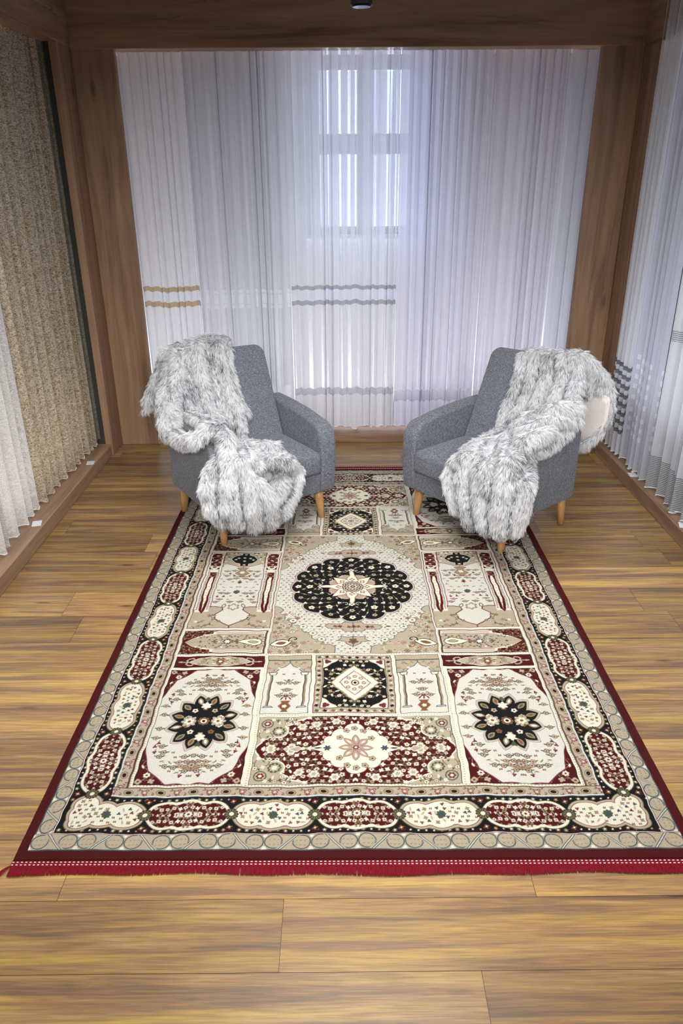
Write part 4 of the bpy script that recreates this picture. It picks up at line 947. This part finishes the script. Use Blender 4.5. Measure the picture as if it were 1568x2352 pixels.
THR = [[[[0.294,-0.34,0.912,0.045],[0.167,-0.36,0.926,0.05],[0.031,-0.36,0.941,0.055],[-0.079,-0.36,0.927,0.05]],[[0.268,-0.258,0.904,0.05],[0.279,-0.209,0.772,0.05],[0.269,-0.149,0.637,0.045]],[[0.147,-0.271,0.932,0.055],[0.163,-0.208,0.793,0.055],[0.158,-0.143,0.635,0.05],[0.114,-0.107,0.557,0.045]],[[0.023,-0.271,0.932,0.055],[0.037,-0.209,0.805,0.055],[0.029,-0.157,0.69,0.05],[-0.004,-0.116,0.598,0.05],[0.002,-0.066,0.499,0.04]],[[-0.035,-0.271,0.909,0.045],[-0.018,-0.233,0.824,0.04],[-0.027,-0.167,0.678,0.04],[-0.048,-0.12,0.573,0.04]],[[0.205,-0.274,0.916,0.045],[0.217,-0.219,0.783,0.045],[0.217,-0.156,0.642,0.045],[0.172,-0.123,0.579,0.04]],[[0.076,-0.283,0.936,0.045],[0.092,-0.22,0.796,0.045],[0.076,-0.154,0.65,0.045],[0.047,-0.107,0.545,0.045]],[[0.278,-0.4,0.879,0.04],[0.334,-0.44,0.746,0.04],[0.392,-0.45,0.633,0.042]],[[0.37,-0.45,0.613,0.03],[0.414,-0.45,0.588,0.03]],[[0.27,-0.303,0.866,0.062],[0.33,-0.255,0.746,0.066],[0.4,-0.131,0.657,0.066],[0.43,-0.053,0.575,0.06]],[[0.3,-0.208,0.798,0.04],[0.36,-0.117,0.661,0.045],[0.41,-0.029,0.601,0.05]],[[0.43,-0.055,0.567,0.055],[0.43,0.141,0.576,0.05],[0.42,0.28,0.614,0.04],[0.334,0.244,0.645,0.05],[0.287,0.27,0.629,0.055],[0.272,0.33,0.606,0.05]],[[0.306,-0.103,0.624,0.04],[0.294,0.087,0.64,0.045],[0.273,0.241,0.64,0.045]],[[0.285,0.34,0.604,0.055],[0.302,0.37,0.566,0.055],[0.313,0.4,0.519,0.06]],[[0.324,0.36,0.509,0.06],[0.39,0.38,0.464,0.06],[0.428,0.4,0.391,0.062],[0.422,0.42,0.308,0.062],[0.375,0.42,0.235,0.055]],[[0.309,0.42,0.503,0.07],[0.34,0.44,0.414,0.075],[0.353,0.45,0.316,0.075],[0.31,0.44,0.21,0.06]],[[0.273,0.44,0.516,0.06],[0.245,0.46,0.398,0.07],[0.237,0.46,0.283,0.075],[0.21,0.44,0.175,0.06]],[[0.199,0.46,0.387,0.06],[0.142,0.46,0.282,0.075],[0.12,0.44,0.175,0.06]],[[-0.068,0.4,0.344,0.055],[-0.02,0.42,0.275,0.06],[0.039,0.43,0.206,0.062],[0.132,0.43,0.159,0.05]],[[0.035,0.42,0.351,0.06],[0.087,0.45,0.296,0.06]],[[0.09,0.155,0.49,0.045],[0.034,0.221,0.49,0.05],[-0.04,0.239,0.48,0.04]],[[0.142,0.302,0.49,0.05],[0.099,0.431,0.49,0.055],[0.017,0.455,0.48,0.05],[-0.081,0.38,0.373,0.05]],[[0.181,0.437,0.48,0.045],[0.087,0.37,0.385,0.05],[0.016,0.39,0.383,0.05]],[[0.096,0.104,0.5,0.045],[0.175,0.278,0.52,0.045],[0.227,0.44,0.52,0.045]]],[[[0.106,-0.36,0.875,0.045],[0.005,-0.37,0.891,0.045],[-0.111,-0.37,0.902,0.045],[-0.228,-0.36,0.911,0.05]],[[0.033,-0.249,0.883,0.05],[0.019,-0.216,0.809,0.048],[0.015,-0.181,0.732,0.045],[0.028,-0.124,0.605,0.045],[0.02,-0.084,0.538,0.045]],[[-0.037,-0.257,0.902,0.05],[-0.067,-0.2,0.762,0.045],[-0.058,-0.151,0.653,0.045],[-0.032,-0.104,0.572,0.045]],[[-0.126,-0.264,0.916,0.052],[-0.153,-0.209,0.794,0.05],[-0.142,-0.154,0.671,0.045]],[[-0.208,-0.266,0.922,0.05],[-0.248,-0.216,0.811,0.05],[-0.237,-0.172,0.712,0.045]],[[-0.27,-0.281,0.922,0.05],[-0.3,-0.252,0.815,0.05],[-0.35,-0.162,0.731,0.05]],[[-0.233,-0.38,0.909,0.05],[-0.277,-0.42,0.862,0.05],[-0.315,-0.46,0.806,0.05],[-0.334,-0.5,0.754,0.045]],[[-0.265,-0.4,0.847,0.05],[-0.286,-0.44,0.779,0.045],[-0.327,-0.47,0.741,0.04]],[[-0.275,-0.4,0.784,0.035],[-0.29,-0.42,0.718,0.03]],[[-0.361,-0.49,0.736,0.034],[-0.385,-0.49,0.65,0.032],[-0.384,-0.48,0.568,0.032],[-0.351,-0.465,0.487,0.032],[-0.292,-0.44,0.425,0.032],[-0.255,-0.42,0.411,0.03]],[[-0.42,-0.086,0.722,0.055],[-0.38,0.01,0.732,0.055],[-0.24,-0.074,0.66,0.055],[-0.229,0.035,0.64,0.055],[-0.196,0.073,0.6,0.05]],[[-0.43,-0.076,0.672,0.05],[-0.4,0.031,0.695,0.05],[-0.336,0.083,0.66,0.05],[-0.242,0.095,0.6,0.05]],[[-0.42,-0.08,0.63,0.035],[-0.42,0.019,0.612,0.045],[-0.41,0.122,0.579,0.05],[-0.41,0.206,0.575,0.045]],[[-0.423,0.117,0.65,0.045],[-0.429,0.245,0.65,0.05],[-0.416,0.304,0.63,0.055]],[[-0.185,0.068,0.58,0.05],[-0.158,0.102,0.54,0.055],[-0.152,0.164,0.52,0.055]],[[-0.017,-0.053,0.52,0.045],[-0.029,0.11,0.5,0.05],[-0.052,0.255,0.49,0.05],[-0.102,0.392,0.48,0.05]],[[-0.056,0.36,0.443,0.055],[-0.046,0.39,0.382,0.055],[-0.071,0.4,0.308,0.055],[-0.116,0.41,0.242,0.055]],[[-0.142,0.36,0.491,0.06],[-0.162,0.42,0.4,0.06],[-0.199,0.43,0.3,0.065],[-0.228,0.42,0.208,0.06]],[[-0.168,0.3,0.5,0.06],[-0.281,0.42,0.468,0.065],[-0.299,0.44,0.352,0.065],[-0.34,0.43,0.234,0.07]],[[-0.205,0.207,0.52,0.06],[-0.324,0.42,0.511,0.055],[-0.355,0.45,0.436,0.055]],[[-0.306,0.247,0.58,0.06],[-0.419,0.4,0.557,0.07],[-0.436,0.43,0.456,0.075],[-0.429,0.44,0.34,0.075],[-0.423,0.43,0.239,0.07]],[[-0.4,0.277,0.589,0.06],[-0.4,0.263,0.493,0.06],[-0.5,0.4,0.452,0.065],[-0.495,0.4,0.343,0.065],[-0.479,0.4,0.25,0.06]]],[[-0.227,-0.455,0.673],[-0.368,-0.455,0.711],[-0.388,-0.455,0.641],[-0.382,-0.455,0.565],[-0.346,-0.455,0.505],[-0.244,-0.455,0.426],[-0.184,-0.455,0.5]]]
def fur_material():
    t = NT('fur_hair'); at = t.n('ShaderNodeAttribute', attribute_name='fur')
    p = t.n('ShaderNodeBsdfPrincipled', i_Roughness=.55); t.l(at.outputs['Color'], p.inputs['Base Color']); p.inputs['Specular IOR Level'].default_value = .3
    tl = t.n('ShaderNodeBsdfTranslucent'); t.l(at.outputs['Color'], tl.inputs[0]); m = t.n('ShaderNodeMixShader', i_0=.30); t.l(p.outputs[0], m.inputs[1]); t.l(tl.outputs[0], m.inputs[2]); t.l(m.outputs[0], t.out.inputs[0]); return t.m
M_fur = fur_material(); M_under = simple('fur_backing', (150, 152, 158), .9, .1, 90, .25)
def make_throw(chains, label, seed, place, N=230000, dark=.5):
    chains = [np.array(c_, float) for c_ in chains]; allp = np.concatenate(chains)
    h = .0125; lo = allp[:, :3].min(0)-.13; hi = allp[:, :3].max(0)+.13; n = np.ceil((hi-lo)/h).astype(int)+1
    G = np.stack(np.meshgrid(*[lo[k]+h*np.arange(n[k]) for k in range(3)], indexing='ij'), -1); D = np.full(n, 1.0)
    for c_ in chains:
        d_c = np.full(n, 1.0)
        for a, b in zip(c_[:-1], c_[1:]):
            ab = b[:3]-a[:3]; mn = np.minimum(a[:3], b[:3])-.2; mx_ = np.maximum(a[:3], b[:3])+.2
            i0 = np.clip(((mn-lo)/h).astype(int), 0, n-1); i1 = np.clip(((mx_-lo)/h).astype(int)+1, 1, n); S_ = tuple(slice(x, y) for x, y in zip(i0, i1)); P = G[S_]
            tt = np.clip(((P-a[:3])@ab)/max(ab@ab, 1e-9), 0, 1); d = np.linalg.norm(P-a[:3]-tt[..., None]*ab, axis=-1)-(a[3]+(b[3]-a[3])*tt)-.002
            d_c[S_] = np.minimum(d_c[S_], d)
        k = .010; hh = np.clip(.5+.5*(D-d_c)/k, 0, 1); D = D*(1-hh)+d_c*hh-k*hh*(1-hh)
    D = D+.018   # the pile itself adds the rest of the thickness
    D += (.012*(vnoise(G.reshape(-1, 3), 11, seed, 2)-.5)).reshape(D.shape)
    V, F = surface_nets(D, lo, h)
    for _ in range(1): pass
    root = from_arrays('fur_throw', V, F); o = mesh_obj('fur_throw', root, M_under); tag(o, label, 'fur throw', 'fur throws on the armchairs')
    # strands
    tri = np.concatenate([F[:, [0, 1, 2]], F[:, [0, 2, 3]]]); A, B_, C_ = V[tri[:, 0]], V[tri[:, 1]], V[tri[:, 2]]; nr = np.cross(B_-A, C_-A); ar = np.linalg.norm(nr, axis=1)
    r = np.random.default_rng(seed); pick = r.choice(len(tri), N, p=ar/ar.sum()); u, v = r.random(N), r.random(N); m = u+v > 1; u[m], v[m] = 1-u[m], 1-v[m]
    P = A[pick]+u[:, None]*(B_-A)[pick]+v[:, None]*(C_-A)[pick]
    gr = np.stack(np.gradient(D, h), -1); I = np.clip(((P-lo)/h).round().astype(int), 0, n-1); Nn = gr[I[:, 0], I[:, 1], I[:, 2]]; Nn /= np.linalg.norm(Nn, axis=1)[:, None]+1e-9
    keep = (P[:, 2] > .03)
    # hidden deep inside the chair
    ins = (np.abs(P[:, 0]) < .36) & (P[:, 1] < .32) & (P[:, 1] > -.2) & (P[:, 2] < .39) & (P[:, 2] > .18); keep &= ~ins; P, Nn = P[keep], Nn[keep]; N = len(P)
    # nap direction: down the cloth with swirls, fur lies over
    sw = np.stack([vnoise(P, 4.5, seed+k, 2)-.5 for k in (1, 2, 3)], 1)*2.0
    dn_ = np.array([0, 0, -1.])[None]+sw; dn_ -= (dn_*Nn).sum(1)[:, None]*Nn; dn_ /= np.linalg.norm(dn_, axis=1)[:, None]+1e-9
    cell = .011; jit = np.stack([vnoise(P, 40, seed+7+k, 1)-.5 for k in range(3)], 1)*.012; ci = np.floor((P+jit)/cell).astype(np.int64); hsh = (ci[:, 0]*73856093 ^ ci[:, 1]*19349663 ^ ci[:, 2]*83492791) & 0xffff
    tab = r.normal(size=(65536, 3)); cd = tab[hsh]; cc = (ci+.5)*cell
    L = .036*(.75+.5*r.random(N))*(.8+.4*vnoise(P, 9, seed+4, 1))
    d0 = Nn*.55+dn_*.80+cd*.12+r.normal(size=(N, 3))*.09; d0 /= np.linalg.norm(d0, axis=1)[:, None]
    d1 = Nn*.12+dn_*1.0+cd*.16+np.array([0, 0, -.2])+r.normal(size=(N, 3))*.09; d1 /= np.linalg.norm(d1, axis=1)[:, None]
    K = 5; pts = np.empty((N, K, 3)); p = P-Nn*.004; pts[:, 0] = p
    for k in range(1, K):
        w = k/(K-1); d = d0*(1-w)+d1*w; p = p+d*(L/(K-1))[:, None]; q = p+(cc+d*.02-P)*(.20*w*w); pts[:, k] = q
    z_ok = pts[:, :, 2].min(1) > .012; pts = pts[z_ok]; P_ = P[z_ok]; N = len(pts); cd_ = cd[z_ok]
    # colouring: white guard hair, patches whose tips (or roots) are grey to black
    n1_ = vnoise(P_*np.array([1, 1, .55]), 9, seed+20, 3); n2_ = vnoise(P_, 26, seed+21, 2); m = np.clip((n1_*.6+n2_*.4-.47)*5.0, 0, 1)
    Dc = gr  # creases between folds get more dark-tipped strands
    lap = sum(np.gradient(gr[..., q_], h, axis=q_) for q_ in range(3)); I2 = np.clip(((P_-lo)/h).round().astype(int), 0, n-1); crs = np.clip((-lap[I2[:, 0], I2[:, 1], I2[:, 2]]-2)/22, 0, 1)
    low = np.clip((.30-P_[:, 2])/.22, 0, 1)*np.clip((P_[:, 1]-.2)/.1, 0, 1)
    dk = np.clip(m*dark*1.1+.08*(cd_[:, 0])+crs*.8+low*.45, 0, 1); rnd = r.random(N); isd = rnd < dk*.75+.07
    white = s2l((250, 251, 253)); grey = s2l((128, 132, 142)); blk = s2l((38, 40, 48)); lg = s2l((206, 209, 216))
    cols = np.ones((N, K, 4)); sel = r.random(N)
    for k in range(K):
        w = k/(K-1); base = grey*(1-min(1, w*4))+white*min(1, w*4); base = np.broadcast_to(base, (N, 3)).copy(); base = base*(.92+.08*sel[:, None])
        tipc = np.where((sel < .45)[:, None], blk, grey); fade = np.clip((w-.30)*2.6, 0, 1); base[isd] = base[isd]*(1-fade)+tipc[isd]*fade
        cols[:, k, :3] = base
    hc = bpy.data.hair_curves.new('fur_pile'); hc.add_curves([K]*N)
    hc.attributes['position'].data.foreach_set('vector', pts.astype(np.float32).ravel())
    ra = hc.attributes.get('radius') or hc.attributes.new('radius', 'FLOAT', 'POINT'); rv = np.tile(np.array([.0007, .00066, .00055, .0004, .00012], np.float32), N); ra.data.foreach_set('value', rv)
    ca = hc.attributes.new('fur', 'FLOAT_COLOR', 'POINT'); ca.data.foreach_set('color', cols.astype(np.float32).ravel())
    hc.materials.append(M_fur); ho = bpy.data.objects.new('fur_pile', hc); C.objects.link(ho); ho.parent = o; ho['kind'] = 'stuff'
    put(o, *place, .005); return o
th1 = make_throw(THR[0], 'white fur throw with grey tips draped over the left armchair and its seat', 3, LCH, dark=.62)
th2 = make_throw(THR[1], 'white and black-tipped fur throw over the right armchair, its cream lining showing behind', 8, RCH, dark=.55)
# suede lining of the flap that hangs behind the right chair
dp = np.array(THR[2]); cx_, cz_ = dp[:, 0].mean(), dp[:, 2].mean(); bm = bmesh.new()
ctl = [Vector((x, y, z)) for x, y, z in THR[2]]; nP = len(ctl); sm = []
for i in range(nP):
    p0, p1, p2, p3 = ctl[i-1], ctl[i], ctl[(i+1) % nP], ctl[(i+2) % nP]
    for tt in np.linspace(0, 1, 8, endpoint=False):
        sm.append(.5*((2*p1)+(-p0+p2)*tt+(2*p0-5*p1+4*p2-p3)*tt**2+(-p0+3*p1-3*p2+p3)*tt**3))
cen = Vector((cx_, -.455, cz_)); prev = None
for side, yo in ((0, 0), (1, -.012)):
    cv_ = bm.verts.new((cen.x, cen.y+yo-.01, cen.z)); rg = []
    for f_ in (.35, .7, 1.0):
        rg.append([bm.verts.new((cen.x+(p.x-cen.x)*f_, cen.y+yo-.01*(1-f_**2)+.03*f_**2*0, cen.z+(p.z-cen.z)*f_)) for p in sm])
    for i in range(len(sm)):
        j = (i+1) % len(sm); bm.faces.new((cv_, rg[0][i], rg[0][j]))
        for a, b in ((0, 1), (1, 2)): bm.faces.new((rg[a][i], rg[b][i], rg[b][j], rg[a][j]))
    if side == 0: outer = rg[2]
    else:
        for i in range(len(sm)): j = (i+1) % len(sm); bm.faces.new((outer[i], rg[2][i], rg[2][j], outer[j]))
lin = mesh_obj('lining', bm_mesh('lining', bm, True), simple('suede', (240, 234, 230), .9, .15, 60, .04), th2); lin['label'] = 'cream suede lining'
